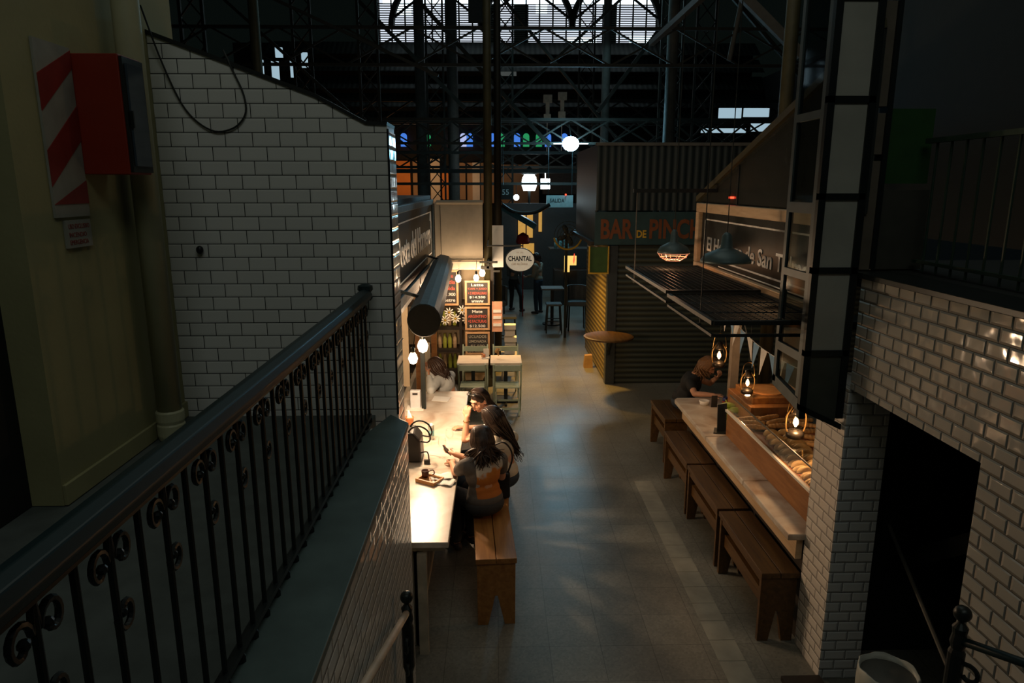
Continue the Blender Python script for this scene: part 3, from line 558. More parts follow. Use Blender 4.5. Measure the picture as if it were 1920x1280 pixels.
# ---- cafe tables and chairs
def cafe_table(x0, label):
    t = root('cafe_table', label, 'table', (x0+.25, 11.1, 0), 'pale square cafe tables')
    MB().box(x0, x0+.505, 10.83, 11.38, .715, .75).build('table_top', M['pale'], t, bevel=.004)
    MB().box(x0+.22, x0+.28, 11.08, 11.14, .03, .715).build('pedestal', M['iron'], t)
    MB().box(x0+.05, x0+.45, 11.09, 11.13, 0, .03).box(x0+.23, x0+.27, 10.9, 11.3, 0, .03).build('foot', M['iron'], t)
    return t
cafe_table(-.64, 'pale square cafe table on the left with a menu card'); cafe_table(-.105, 'pale square cafe table on the right with the little flower vase')
def chair(x, y, back, label):   # back=+1: backrest on far side
    t = root('folding_chair', label, 'chair', (x, y, 0), 'sage green folding chairs'); s = back; w_ = .21
    for sx in (-1, 1):
        MB().bar((x+sx*w_, y+.19*s-.0, 0) if 0 else (x+sx*w_, y-.18*s, 0), (x+sx*w_, y+.20*s, .84), .022, .035).build('back_leg', M['sage'], t)
        MB().bar((x+sx*(w_-.03), y+.20*s, 0), (x+sx*(w_-.03), y-.16*s, .46), .02, .033).build('leg', M['sage'], t)
    sl = MB()
    for k in range(5): sl.box(x-w_+.02, x+w_-.02, y-.17*s+k*.072*s, y-.17*s+k*.072*s+.058*s, .445, .463)
    sl.build('seat', M['sage'], t)
    MB().bar((x-w_, y+.175*s, .77), (x+w_, y+.175*s, .77), .02, .085).build('back_rail', M['sage'], t)
    MB().bar((x-w_, y-.10*s, .17), (x+w_, y-.10*s, .17), .018, .03).bar((x-w_+.03, y+.13*s, .10), (x+w_-.03, y+.13*s, .10), .018, .03).build('stretcher', M['sage'], t)
    return t
chair(-.385, 10.62, -1, 'sage green folding chair at the near side of the left cafe table'); chair(.165, 10.60, -1, 'sage green folding chair at the near side of the right cafe table')
chair(-.37, 11.60, 1, 'sage green folding chair at the far side of the left cafe table'); chair(.15, 11.60, 1, 'sage green folding chair at the far side of the right cafe table')
mc = root('menu_card', 'white menu card standing on the left cafe table', 'menu', (-.2, 11.2, .75))
MB().prism([(-.22, 11.2, .751), (-.13, 11.2, .751), (-.13, 11.2, .90), (-.22, 11.2, .90)], (0, .008, 0)).build('card', M['paper'], mc)
MB().box(-.24, -.12, 11.10, 11.20, .751, .77).build('holder', M['paper'], mc)
single('sugar_caddy', MB().box(-.25, -.235, 11.13, 11.19, .771, .83).box(-.23, -.19, 11.13, 11.19, .771, .815), M['clay'], 'small brown sachet caddy by the menu card', 'caddy')
vz = root('bud_vase', 'small glass vase of dried flowers on the right cafe table', 'vase', (.03, 11.1, .75))
MB().lathe((.03, 11.1, .751), [(.025, 0), (.03, .03), (.018, .06), (.022, .08)], 14).build('vase', M['glass'], vz, smooth=True)
p = MB()
for k in range(7):
    q = (.03+random.uniform(-.05, .05), 11.1+random.uniform(-.03, .03), .87+random.uniform(0, .05)); p.tube([(.03, 11.1, .80), q], .003, 5); p.ell(q, .018, n=8)
p.build('flowers', M['flower'], vz)

# ================================================================== RIGHT COUNTER
rc = root('counter', 'long worn marble topped counter beside the benches on the right', 'counter', (2.6, 6.5, 0))
for (y0, y1) in ((4.79, 5.78), (5.79, 6.92), (6.93, 8.30)):
    pts = [(2.195, y0), (2.46 if y1 < 8 else 3.16, y0), (2.46 if y1 < 8 else 3.16, y1), (2.24 if y1 > 8 else 2.195, y1)] + ([(2.195, y1-.07)] if y1 > 8 else [])
    MB().prism([(x, y, .885) for x, y in pts], (0, 0, .05)).build('marble_top', M['marble'], rc, bevel=.008)
MB().box(2.29, 2.34, 4.85, 8.2, .70, .884).build('rail', M['pine'], rc)
MB().box(2.36, 3.1, 4.82, 8.2, 0, .884).build('base', M['shelf'], rc)
cz = root('display_case', 'wood fronted glass pastry case on the right counter', 'display case', (2.7, 5.9, .936))
MB().box(2.42, 2.45, 4.815, 6.96, .936, 1.205).build('front_board', M['woodc'], cz)
MB().box(2.40, 2.425, 4.815, 6.97, 1.195, 1.215).build('white_trim', M['white'], cz)
MB().box(2.45, 3.30, 4.815, 6.96, .936, 1.02).build('base', M['tray'], cz)
MB().box(2.44, 3.30, 6.94, 6.948, 1.215, 1.375).build('end_glass', M['glass'], cz)
MB().box(2.434, 2.440, 4.86, 6.95, 1.215, 1.375).build('front_glass', M['glass'], cz)
MB().box(2.434, 3.30, 4.86, 6.95, 1.376, 1.382).build('top_glass', M['glass'], cz)
MB().bar((2.44, 4.83, .95), (2.44, 4.83, 1.9), .05, .05).build('corner_post', M['woodc'], cz)
MB().box(2.428, 2.436, 4.86, 6.95, 1.370, 1.384).build('top_edge', M['gcol'], cz)
MB().box(2.47, 3.25, 4.95, 6.50, 1.02, 1.13).build('tray', M['tray'], cz)
MB().box(2.47, 3.25, 6.53, 6.92, 1.02, 1.13).build('tray', mat('brown_tray', (.10, .055, .02), .6), cz)
# pastries: half moon empanadas
def empanada():
    b = MB(); n = 12; P = []; F = []
    for i in range(n+1):
        a = math.pi*i/n
        for (rr, zz) in ((0, .0), (.5, .030), (.85, .022), (1.0, .006), (1.0, 0)): P.append((math.cos(a)*.075*rr, math.sin(a)*.055*rr-.02, zz*(.35+.65*math.sin(a))+(.003*math.sin(i*2.5) if rr == 1 else 0)))
    for i in range(n):
        for j in range(4): F.append((i*5+j, (i+1)*5+j, (i+1)*5+j+1, i*5+j+1))
    F.append(tuple(i*5+4 for i in range(n+1))+(0,))
    return b.add(P, F)
eb = empanada(); eb.o = (0, 0, 0)
e0 = None
for row in range(2):
    for k in range(20):
        x = 2.57+row*.15+random.uniform(-.012, .012)+k*.004; y = 5.10+k*.066; z = 1.132+(.02 if k % 2 else 0)+.0
        if e0 is None:
            e0 = eb.build('empanada', M['empan'], None, smooth=True); o = e0
        else: o = e0.copy(); C.objects.link(o)
        o.location = (x, y, z+.02); o.rotation_euler = (math.radians(38), 0, math.radians(random.uniform(-12, 12))); o.scale = (1.15, 1.15, 1.4)
        tag(o, 'golden half moon empanada in the near overlapping rows inside the pastry case', 'pastry', 'empanadas in the near tray')
l0 = None
for k in range(18):
    x = (2.60+(k % 3)*.24 if k < 9 else 3.0)+random.uniform(-.03, .03); y = (6.58+(k//3)*.13 if k < 9 else 5.3+(k-9)*.135); z = 1.135+(k % 3)*.012
    if l0 is None:
        q = MB(); q.o = (0, 0, 0)
        for t_ in range(7): q.ell((0+(t_-3)*.035, 0, .02), .030, .036-.003*abs(t_-3), .028-.002*abs(t_-3), 10)
        l0 = q.build('bread_roll', M['bread'], None, remesh=.006); o = l0
    else: o = l0.copy(); C.objects.link(o)
    o.location = (x, y, z); o.rotation_euler = (0, 0, random.uniform(-.5, .5)); tag(o, 'crusty golden bread roll in the far half of the pastry case', 'bread', 'bread rolls in the far tray')
pc = single('price_card', MB().prism([(2.80, 5.30, 1.14), (2.94, 5.30, 1.14), (2.94, 5.36, 1.23), (2.80, 5.36, 1.23)], (0, .006, 0)), M['paper'], 'white price card standing inside the pastry case', 'card')
# tablet stand, phone, cup
ts = root('tablet_stand', 'dark upright tablet stand at the corner of the pastry case', 'stand', (2.43, 7.08, .936))
MB().prism([(2.30, 7.0, .936), (2.45, 6.97, .936), (2.45, 7.13, .936), (2.36, 7.16, .936)], (0, 0, .012)).build('foot', M['iron'], ts)
MB().prism([(2.36, 7.06, .945), (2.45, 7.04, .945), (2.46, 7.10, 1.24), (2.37, 7.12, 1.22)], (0, .015, 0)).build('plate', M['darkmetal'], ts)
cn = root('soda_can', 'dark blue soda can standing on the far end of the right counter', 'can', (2.72, 7.92, .936))
MB().lathe((2.72, 7.92, .936), [(.027, 0), (.033, .012), (.033, .11), (.027, .122), (.025, .118)], 20).build('body', M['canb'], cn, smooth=True)
MB().lathe((2.72, 7.92, .936), [(.0335, .05), (.0335, .075)], 20).build('label_band', M['redc'], cn, smooth=True)
single('phone', MB().prism([(2.55, 7.90, .936), (2.62, 7.90, .936), (2.63, 7.93, 1.07), (2.56, 7.93, 1.07)], (0, .012, 0)), M['leather'], 'black phone leaning upright on the right counter', 'phone')
pb = single('paper_tub', MB().lathe((2.50, 8.02, .936), [(.05, 0), (.062, .05), (.057, .05), (.046, .006)], 18), M['paper'], 'white paper food tub before the eating woman', 'tub', smooth=True)
# wooden crates with board beyond case
cr = root('wooden_crate', 'wooden crate standing on the far end of the pastry case', 'crate', (3.0, 7.4, .936))
MB().box(2.72, 3.35, 7.10, 7.85, .936, 1.19).build('crate_body', M['woodc'], cr, bevel=.006)
cbx = root('cutting_board', 'square wooden board with a round bread cut into it, on the crate', 'board', (3.0, 7.4, 1.19))
MB().box(2.78, 3.30, 7.22, 7.78, 1.191, 1.26).build('board', M['woodl'], cbx, bevel=.004)
MB().lathe((3.04, 7.5, 1.26), [(.20, 0), (.20, .012), (.17, .016), (.15, .012), (.02, .014)], 26).build('carved_round', M['traym'], cbx)
single('plank', MB().box(3.36, 3.44, 7.1, 7.85, 1.19, 1.23), M['frame'], 'light wooden slat on the crate edge', 'slat')
for k, (x, y, z) in enumerate([(2.62, 7.55, 1.0), (2.66, 7.62, 1.05), (2.70, 7.50, 1.03), (2.60, 7.44, .97)]):
    o = single('green_pepper', MB().ell((x, y, z), .04, .085, .036, 12, Matrix.Rotation(.6+k*.4, 3, 'Z')).tube([(x, y+.07, z+.01), (x, y+.11, z+.03)], .007, 6), M['green'], 'yellow green pepper in the small heap by the lantern', 'pepper', 'green peppers by the lantern', smooth=True)
single('pepper_bowl', MB().lathe((2.65, 7.53, .936), [(.05, 0), (.13, .05), (.125, .055), (.05, .01)], 20), M['iron'], 'dark bowl under the green peppers', 'bowl')
for k, (x, y) in enumerate([(2.80, 7.02), (2.90, 7.0), (2.70, 7.03)]):
    o = single('dark_jar', MB().lathe((x, y, .936), [(.035, 0), (.04, .02), (.04, .12), (.025, .15), (.025, .17)], 14), M['leather'], 'dark squat jar between the crate and the pastry case', 'jar', 'dark jars by the crate', smooth=True)
# beige posts
pr = single('beige_post', MB().box(3.66, 3.88, 8.6, 8.8, 0, 1.72), M['beigep'], 'wide beige painted post behind the wooden crate', 'post')
pr = single('slim_beige_post', MB().box(3.00, 3.10, 8.6, 8.7, 0, 2.1), M['beigep'], 'slim beige post left of the wide beige one', 'post')
single('hanging_hook', MB().tube(spline([(3.05, 8.62, 2.1), (3.12, 8.3, 1.55), (3.15, 8.3, 1.45), (3.19, 8.3, 1.5), (3.19, 8.3, 1.62)]), .008, 6), M['gcol'], 'curved metal hook hanging between the beige posts', 'hook')
# lanterns
def lantern(x, y, z, s, label, power, lit='flame', wire=2.55):
    t = root('oil_lantern', label, 'lantern', (x, y, z), 'hurricane lanterns')
    MB().lathe((x, y, z), [(.055*s, 0), (.065*s, .01*s), (.065*s, .045*s), (.045*s, .06*s), (.03*s, .065*s)], 18).build('fuel_tank', M['ltin'], t, smooth=True)
    MB().lathe((x, y, z), [(.036*s, .065*s), (.053*s, .11*s), (.05*s, .15*s), (.036*s, .19*s)], 18).build('glass_chimney', M['glass'], t, smooth=True)
    MB().lathe((x, y, z), [(.04*s, .19*s), (.045*s, .2*s), (.03*s, .23*s), (.03*s, .26*s), (.012*s, .27*s)], 18).build('cap', M['ltin'], t, smooth=True)
    g = MB()
    for sx in (-1, 1): g.tube(spline([(x+sx*.05*s, y, z+.03*s), (x+sx*.072*s, y, z+.08*s), (x+sx*.072*s, y, z+.17*s), (x+sx*.035*s, y, z+.235*s)]), .006*s, 6)
    g.tube(spline([(x-.07*s, y, z+.2*s), (x-.05*s, y, z+.32*s), (x, y, z+.35*s), (x+.05*s, y, z+.32*s), (x+.07*s, y, z+.2*s)]), .0025, 5)
    g.build('wire_frame', M['brass'], t)
    MB().tube([(x, y, z+.35*s), (x, y, wire)], .003, 5).build('hanging_wire', M['cable'], t)
    MB().lathe((x, y, z), [(.006*s, .085*s), (.02*s, .11*s), (.018*s, .135*s), (.004*s, .165*s)], 10).build('bulb', M[lit], t, smooth=True)
    if power: point('light', (x-.02, y-.075*s, z+.12*s), power, (1, .55, .25), .04)
lantern(2.62, 7.95, 1.42, 1.15, 'lit glass lantern hanging by the eating woman', 3.0)
lantern(2.72, 7.25, 1.30, 1.0, 'dim glass lantern hanging before the green peppers', 4, 'flame')
lantern(2.55, 5.62, 1.40, 1.15, 'bright glass lantern hanging over the pastry case', 13, 'bulbs')
# eating area lamp to light: racks and pendants
def rack(y0, y1, x0, x1, z, label):
    t = root('hanging_rack', label, 'rack', ((x0+x1)/2, (y0+y1)/2, z), 'hanging grill racks')
    MB().bar((x0, y0, z), (x0, y1, z), .03, .03).bar((x1, y0, z), (x1, y1, z), .03, .03).bar((x0, y0, z), (x1, y0, z), .03, .03).bar((x0, y1, z), (x1, y1, z), .03, .03).build('upper_frame', M['darkmetal'], t)
    MB().bar((x0, y0, z-.09), (x0, y1, z-.09), .02, .02).bar((x1, y0, z-.09), (x1, y1, z-.09), .02, .02).bar((x0, y0, z-.09), (x1, y0, z-.09), .02, .02).build('lower_frame', M['darkmetal'], t)
    g = MB(); n = int((y1-y0)/.045)
    for k in range(1, n): g.tube([(x0, y0+(y1-y0)*k/n, z), (x1, y0+(y1-y0)*k/n, z)], .0045, 5)
    for k in range(1, 14): g.tube([(x0+(x1-x0)*k/14, y0, z+.006), (x0+(x1-x0)*k/14, y1, z+.006)], .003, 4)
    g.build('wire_grid', M['darkmetal'], t)
    for q in (.33, .66): MB().bar((x0, y0+(y1-y0)*q, z-.01), (x1, y0+(y1-y0)*q, z-.01), .03, .02).build('cross_bar', M['darkmetal'], t)
    return t
rack(6.05, 8.0, 1.5, 2.32, 2.60, 'black wire grill rack hung high, farther of two'); rack(4.72, 6.0, 1.5, 2.32, 2.58, 'black wire grill rack hung high, nearer of two')
for (y, x, lab_) in ((7.55, 1.5, 'thin pale rod holding up the far hanging rack'), (5.1, 1.52, 'thin dark rod holding up the near hanging rack')):
    single('suspension_rod', MB().tube([(x, y, 2.49), (x, y, 3.46 if y > 7 else 5.22)], .006 if y > 7 else .004, 6).ell((x, y, 2.49), .014), M['gcol'] if y > 7 else M['cable'], lab_, 'rod')
single('overhead_beam', MB().box(1.4, 2.3, 5.07, 5.13, 5.2, 5.26).box(1.9, 1.96, 5.0, 9.2, 5.2, 5.26), M['darkmetal'], 'dark beam above the frame carrying the pendant cords', 'beam')
single('overhead_beam', MB().box(1.46, 2.35, 7.53, 7.57, 3.44, 3.48), M['darkmetal'], 'thin dark beam the far rod hangs from', 'beam')
def pendant(x, y, z, R_, label, caged, power):
    t = root('pendant_lamp', label, 'lamp', (x, y, z), 'industrial pendant lamps')
    MB().lathe((x, y, z), [(R_, 0), (R_*.98, .02), (R_*.82, .065), (R_*.45, .10), (R_*.24, .12), (R_*.20, .22), (R_*.12, .24), (.01, .25)], 30).build('shade', M['tin'], t, smooth=True)
    MB().tube([(x, y, z+.24), (x, y, 5.2)], .004, 6).build('cord', M['cable'], t)
    if caged:
        g = MB()
        for zz, rr in ((-.005, .98), (-.05, .8), (-.085, .45)):
            g.tube([(x+math.cos(k/24*2*math.pi)*R_*rr, y+math.sin(k/24*2*math.pi)*R_*rr, z+zz) for k in range(24)], .0045, 5, True)
        for k in range(8):
            a = k/8*2*math.pi; g.tube([(x+math.cos(a)*R_*rr, y+math.sin(a)*R_*rr, z+zz) for zz, rr in ((0, .98), (-.05, .8), (-.085, .45))], .0045, 5)
        g.build('wire_guard', M['cage'], t)
    MB().ell((x, y, z+.03), .035).build('bulb', M['bulbs'] if caged else M['gcol'], t, smooth=True)
    if power: point('light', (x, y, z-.03), power, (1, .50, .24), .03)
pendant(1.93, 7.6, 2.80, .175, 'pendant lamp with orange lit wire guard over the far rack', True, 3.5)
pendant(1.93, 5.85, 2.88, .21, 'dark unlit pendant lamp in front of the San Telmo sign', False, 0)
# right sign
rs = root('framed_sign', 'pine framed black sign with white San Telmo lettering on the right', 'sign', (2.36, 6.6, 2.5))
MB().box(2.37, 2.40, 4.95, 8.19, 2.56, 3.32).build('board', M['signb'], rs)
f = MB(); f.box(2.32, 2.40, 4.9, 8.2, 3.22, 3.32); f.box(2.32, 2.40, 4.9, 8.2, 2.56, 2.65); f.box(2.32, 2.40, 8.09, 8.2, 2.65, 3.22); f.box(2.32, 2.40, 4.9, 4.98, 2.65, 3.22)
f.build('frame', M['pine'], rs, bevel=.01)
f = MB()
for (y0, y1, z0, z1) in ((5.05, 7.97, 3.135, 3.15), (5.05, 7.97, 2.72, 2.735), (7.955, 7.97, 2.72, 3.15), (5.05, 7.4, 2.655+.01, 2.675)): f.box(2.365, 2.37, y0, y1, z0, z1)
f.build('border_line', M['signw'], rs)
text('El Hornero de San Telmo', 'lettering', M['signw'], rs, (2.369, 7.84, 2.80), (0, -1, 0), (0, 0, 1), 2.62, .155, .005, bold=.015)
disc_ = []
for k in range(30): a = k/30*2*math.pi; disc_.append((2.362, 5.07+math.cos(a)*.12-.0, 2.93+math.sin(a)*.17))
MB().tube(disc_, .006, 5, True).build('round_emblem', M['signw'], rs)
single('window_valance_shelf', MB().box(2.34, 2.7, 4.85, 8.2, 2.50, 2.555), M['darkmetal'], 'dark shelf board directly under the pine framed sign', 'shelf')
# gable above sign
gb = root('kiosk_gable', 'dark glazed triangular gable above the pine framed sign', 'gable', (2.36, 6.5, 3.33))
MB().prism([(2.36, 8.19, 3.33), (2.36, 4.5, 3.33), (2.36, 4.5, 4.45), (2.36, 8.19, 3.36)], (.02, 0, 0)).build('pane', mat('dark_gable_glass', (.03, .034, .032), .2, spec=.2), gb)
MB().bar((2.35, 8.25, 3.36), (2.35, 4.5, 4.47), .05, .06).build('sloping_edge', M['truss2'], gb)
for yy in (6.9, 5.6): MB().box(2.35, 2.39, yy, yy+.03, 3.33, 3.33+(8.19-yy)*.29).build('mullion', M['darkmetal'], gb)
single('red_led_sign', MB().box(2.34, 2.36, 7.02, 7.12, 3.385, 3.405), M['redl'], 'tiny red light on the gable above the sign', 'light')
# bunting
bt = root('bunting', 'string of blue and white pennants under the far hanging rack', 'bunting', (2.6, 6, 2.3))
a, b_ = V((2.52, 7.6, 2.2)), V((2.36, 5.1, 2.12)); g = MB(); pts = [a.lerp(b_, k/12)-V((0, 0, .10*math.sin(math.pi*k/12))) for k in range(13)]; g.tube(pts, .003, 4); g.build('string', M['paper'], bt)
for k in range(11):
    p = a.lerp(b_, (k+.5)/11)-V((0, 0, .10*math.sin(math.pi*(k+.5)/11)))
    MB().prism([p+V((0, .075, 0)), p+V((0, -.075, 0)), p+V((.04*math.sin(k*2), 0.02, -.24))], (.003, 0, 0)).build('pennant', M['bluef'] if k % 2 else M['whitef'], bt)

# ================================================================== glazed tower on the pillar
tw = root('glazed_tower', 'dark framed glass screen tower standing over the right pillar', 'glazed screen', (2.15, 4.6, 1.95))
X0, X1, Y0, Y1 = 2.02, 2.315, 4.42, 4.90
fr = MB(); zs = [2.43, 2.975, 3.44, 4.02, 4.60, 5.2]
for x in (X0, X1-.04): fr.box(x, x+.045, Y0, Y0+.04, 1.98, 6)
for z in zs: fr.box(X0, X1, Y0, Y0+.04, z-.02, z+.02)
fr.prism([(X0, Y0, 2.04), (X1, Y0, 1.90), (X1, Y0, 1.94), (X0, Y0, 2.08)], (0, .04, 0)); fr.build('front_frame', M['iron'], tw)
zz = [2.06]+zs
for k in range(len(zs)):
    a0, a1 = zz[k]+.02, zz[k+1]-.02
    if k == 0: MB().prism([(X0+.045, Y0+.015, 2.06), (X1-.04, Y0+.015, 1.94), (X1-.04, Y0+.015, a1), (X0+.045, Y0+.015, a1)], (0, .01, 0)).build('solid_panel', mat('dark_green_panel', (.05, .055, .045), .5), tw)
    else: MB().box(X0+.045, X1-.04, Y0+.015, Y0+.025, a0, a1).build('frosted_pane', M['frost'], tw)
sf = MB()
for y in (Y1-.045, Y0+.04): sf.box(X0, X0+.035, y, y+.045, 2.12, 6)
sf.box(X0, X0+.035, Y0+.085, Y1-.045, 2.36, 2.42); sf.box(X0, X0+.035, Y0+.085, Y1-.045, 2.90, 2.95); sf.box(X0, X0+.035, Y0+.085, Y1-.045, 3.33, 3.40); sf.box(X0, X0+.035, Y0+.085, Y1-.045, 3.92, 3.97)
sf.prism([(X0, Y0+.04, 2.03), (X0, Y1, 2.09), (X0, Y1, 2.17), (X0, Y0+.04, 2.11)], (.035, 0, 0))
sf.build('side_frame', mat('blue_grey_frame', (.06, .08, .085), .4, .2), tw)
for a0, a1 in ((2.16, 2.36), (2.42, 2.90), (2.95, 3.33), (3.40, 3.92), (3.97, 6)): MB().box(X0+.012, X0+.018, Y0+.085, Y1-.045, a0, a1).build('clear_pane', M['dglass'], tw)
ts2 = root('brown_panel_strip', 'narrow brown panelled column right of the glass tower', 'column', (2.42, 4.55, 2.97))
for a0, a1 in ((2.97, 3.66), (3.70, 3.95), (3.99, 4.6), (4.64, 6)): MB().box(2.345, 2.44, 4.52, 4.6, a0, a1).build('panel', mat('brown_panel', (.12, .10, .075), .6), ts2)
MB().box(2.44, 2.47, 4.50, 4.6, 2.97, 6).build('edge', M['iron'], ts2)
single('green_banner', MB().box(2.50, 2.78, 4.56, 4.58, 3.52, 3.98), M['dgreen'], 'dark green banner hanging above the right tiled wall', 'banner')
single('dark_cupboard', MB().box(2.48, 2.80, 4.55, 4.75, 2.97, 3.48), mat('cupboard_dark', (.05, .05, .04), .5), 'dark cupboard below the green banner', 'cupboard')
ur = root('upper_railing', 'dark green iron railing on the upper landing at far right', 'railing', (2.75, 3, 2.97))
MB().bar((2.72, 4.5, 3.78), (2.72, 1, 3.78), .04, .03).bar((2.72, 4.5, 3.03), (2.72, 1, 3.03), .03, .02).build('rails', mat('green_iron', (.02, .045, .03), .5), ur)
for k in range(22): MB().tube([(2.72, 4.4-k*.14, 2.97), (2.72, 4.4-k*.14, 3.77)], .008, 6).build('baluster', bpy.data.materials['green_iron'], ur)
# bin
bn = root('waste_bin', 'round waste bin with a pale liner at the foot of the tiled pillar', 'bin', (2.28, 3.52, 0))
MB().lathe((2.28, 3.52, 0), [(.12, 0), (.125, .02), (.155, .70), (.15, .71)], 26).build('drum', M['gcol'], bn, smooth=True)
lp_ = []
b = MB(); n = 40; P = []; F = []
profl = [(.160, .52), (.166, .64), (.163, .745), (.156, .75), (.148, .70), (.135, .40), (.12, .15), (.02, .10)]
for r_, h_ in profl:
    for k in range(n):
        a = k/n*2*math.pi; q = r_*(1+.008*math.sin(a*9)*(1 if h_ > .5 else .3)+.012*math.sin(a*17)); P.append((2.28+math.cos(a)*q, 3.52+math.sin(a)*q, h_+.006*math.sin(a*6)))
for i in range(len(profl)-1):
    for k in range(n): F.append((i*n+k, i*n+(k+1) % n, (i+1)*n+(k+1) % n, (i+1)*n+k))
b.add(P, F+[tuple(range((len(profl)-1)*n, len(profl)*n))]).build('liner', M['bag'], bn, smooth=True)
single('low_plinth', MB().box(2.05, 2.33, 3.5, 4.38, 0, .04), M['shelf'], 'low dark plinth beside the bin', 'plinth')

# ================================================================== BAR DE PINCHOS kiosk
bk = root('shuttered_kiosk', 'closed kiosk with dark roller shutters under the BAR DE PINCHOS sign', 'kiosk', (3.5, 13.5, 0))
MB().box(2.10, 7.5, 12.24, 12.35, 0, 2.5).build('front_shutter', M['rollx'], bk)
MB().box(1.97, 2.04, 12.35, 15.2, 0, 2.5).build('side_shutter', M['rolly'], bk)
MB().box(1.96, 2.12, 12.18, 12.36, 0, 2.5).build('corner_post', mat('corner_post_grey', (.035, .045, .05), .5), bk)
MB().box(1.72, 7.5, 12.2, 12.3, 3.1, 4.2).build('upper_cladding', M['cor'], bk)
MB().box(1.70, 7.5, 12.17, 12.32, 4.18, 4.23).build('top_edge', M['gcol'], bk)
MB().box(1.66, 7.5, 12.3, 15.3, 2.5, 2.56).build('soffit', M['shelf'], bk)
MB().box(1.72, 1.78, 12.3, 15.2, 2.56, 4.2).build('side_cladding', M['cor'], bk)
bsn = root('bar_sign', 'teal sign with orange letters BAR DE PINCHOS on the shuttered kiosk', 'sign', (3.2, 12.15, 2.5))
MB().box(1.70, 5.2, 12.12, 12.19, 2.52, 3.08).build('board', M['teal'], bsn)
text('BAR', 'lettering', M['orange'], bsn, (1.80, 12.118, 2.62), (1, 0, 0), (0, 0, 1), .56, .34, .006, bold=.03)
text('DE', 'lettering', M['yellow'], bsn, (2.42, 12.118, 2.64), (1, 0, 0), (0, 0, 1), .17, .13, .006, bold=.03)
text('PINCHOS', 'lettering', M['orange'], bsn, (2.64, 12.118, 2.62), (1, 0, 0), (0, 0, 1), 1.32, .34, .006, bold=.03)
fp = root('yellow_frame_poster', 'yellow framed dark green poster hung on the shuttered kiosk corner', 'poster', (1.8, 12.1, 2.0))
MB().box(1.62, 1.93, 12.1, 12.12, 2.04, 2.48).build('picture', M['grn'], fp)
MB().box(1.60, 1.62, 12.08, 12.13, 2.02, 2.50).box(1.93, 1.95, 12.08, 12.13, 2.02, 2.50).box(1.62, 1.93, 12.08, 12.13, 2.02, 2.045).build('frame', M['yellow'], fp)
MB().box(1.93, 1.98, 12.1, 12.2, 2.3, 2.34).build('wall_bracket', M['iron'], fp)
dt = root('half_round_table', 'orange brown oval bar table in front of the shutter corner', 'table', (1.95, 11.6, 0))
MB().lathe((1.93, 11.75, .95), [(.40, 0), (.43, .01), (.43, .035), (.40, .045)], 36).build('table_top', M['wood'], dt)
MB().bar((2.0, 12.18, .60), (2.0, 11.95, .95), .03, .03).bar((2.0, 12.165, .55), (2.0, 12.165, .95), .04, .03).build('wall_brace', M['iron'], dt)
wf = root('round_fan', 'round dark fan with a yellow lower rim beside the shuttered kiosk', 'fan', (1.6, 16, 2.0))
g = MB()
for rr in (.10, .17, .24, .31): g.tube([(1.62+math.cos(k/30*2*math.pi)*rr, 15.9, 2.43+math.sin(k/30*2*math.pi)*rr) for k in range(30)], .006, 5, True)
for k in range(12): a = k/12*2*math.pi; g.tube([(1.62, 15.88, 2.43), (1.62+math.cos(a)*.31, 15.9, 2.43+math.sin(a)*.31)], .004, 4)
g.build('guard', M['truss2'], wf)
g = MB()
for k in range(4):
    a = k/4*2*math.pi+.4; rr = Matrix.Rotation(-a, 3, 'Y'); g.ell(V((1.62, 15.94, 2.43))+rr @ V((.14, 0, 0)), .12, .012, .06, 10, rr)
g.build('blades', M['darkmetal'], wf, smooth=True)
MB().tube([(1.62+math.cos(a)*.315, 15.9, 2.43+math.sin(a)*.315) for a in [math.radians(190+k*8) for k in range(20)]], .022, 6).build('yellow_rim', M['yellow'], wf)
MB().cone((1.62, 15.96, 2.43), (1.62, 16.3, 2.43), .06, .05).box(1.59, 1.65, 16.2, 16.26, 0, 2.43).build('motor_and_pole', M['iron'], wf)
single('paper_bag', MB().prism([(1.72, 13.35, 0), (1.90, 13.35, 0), (1.88, 13.35, .26), (1.74, 13.35, .25)], (0, .12, 0)), mat('kraft', (.42, .25, .09), .8), 'small kraft paper bag on the floor by the side shutter', 'bag')
# far stools / table
def stool(x, y, h, label, round_=True):
    t = root('bar_stool', label, 'stool', (x, y, 0), 'bar stools by the passage')
    MB().box(x-.19, x+.19, y-.19, y+.19, h-.05, h).build('seat', M['seatg'], t, bevel=.01)
    for sx in (-1, 1):
        for sy in (-1, 1): MB().bar((x+sx*.19, y+sy*.19, 0), (x+sx*.15, y+sy*.15, h-.05), .03, .03).build('leg', M['iron'], t)
    MB().bar((x-.17, y-.17, .3), (x+.17, y-.17, .3), .02, .02).bar((x-.17, y+.17, .3), (x+.17, y+.17, .3), .02, .02).build('footrest', M['iron'], t); return t
stool(.24, 14.9, .78, 'dark bar stool behind the stacked white boxes'); stool(1.05+.35, 16.9, .72, 'dark square topped stool on the right of the passage, nearer')
ht = root('high_table', 'dark pedestal table in the passage by the grey armchair', 'table', (1.45, 17.8, 0))
MB().box(1.15, 1.72, 17.6, 18.15, .93, .97).build('table_top', M['gcol'], ht); MB().box(1.40, 1.48, 17.84, 17.92, .03, .93).build('pedestal', M['iron'], ht); MB().lathe((1.44, 17.88, 0), [(.25, 0), (.25, .03), (.05, .05)], 18).build('foot', M['iron'], ht)
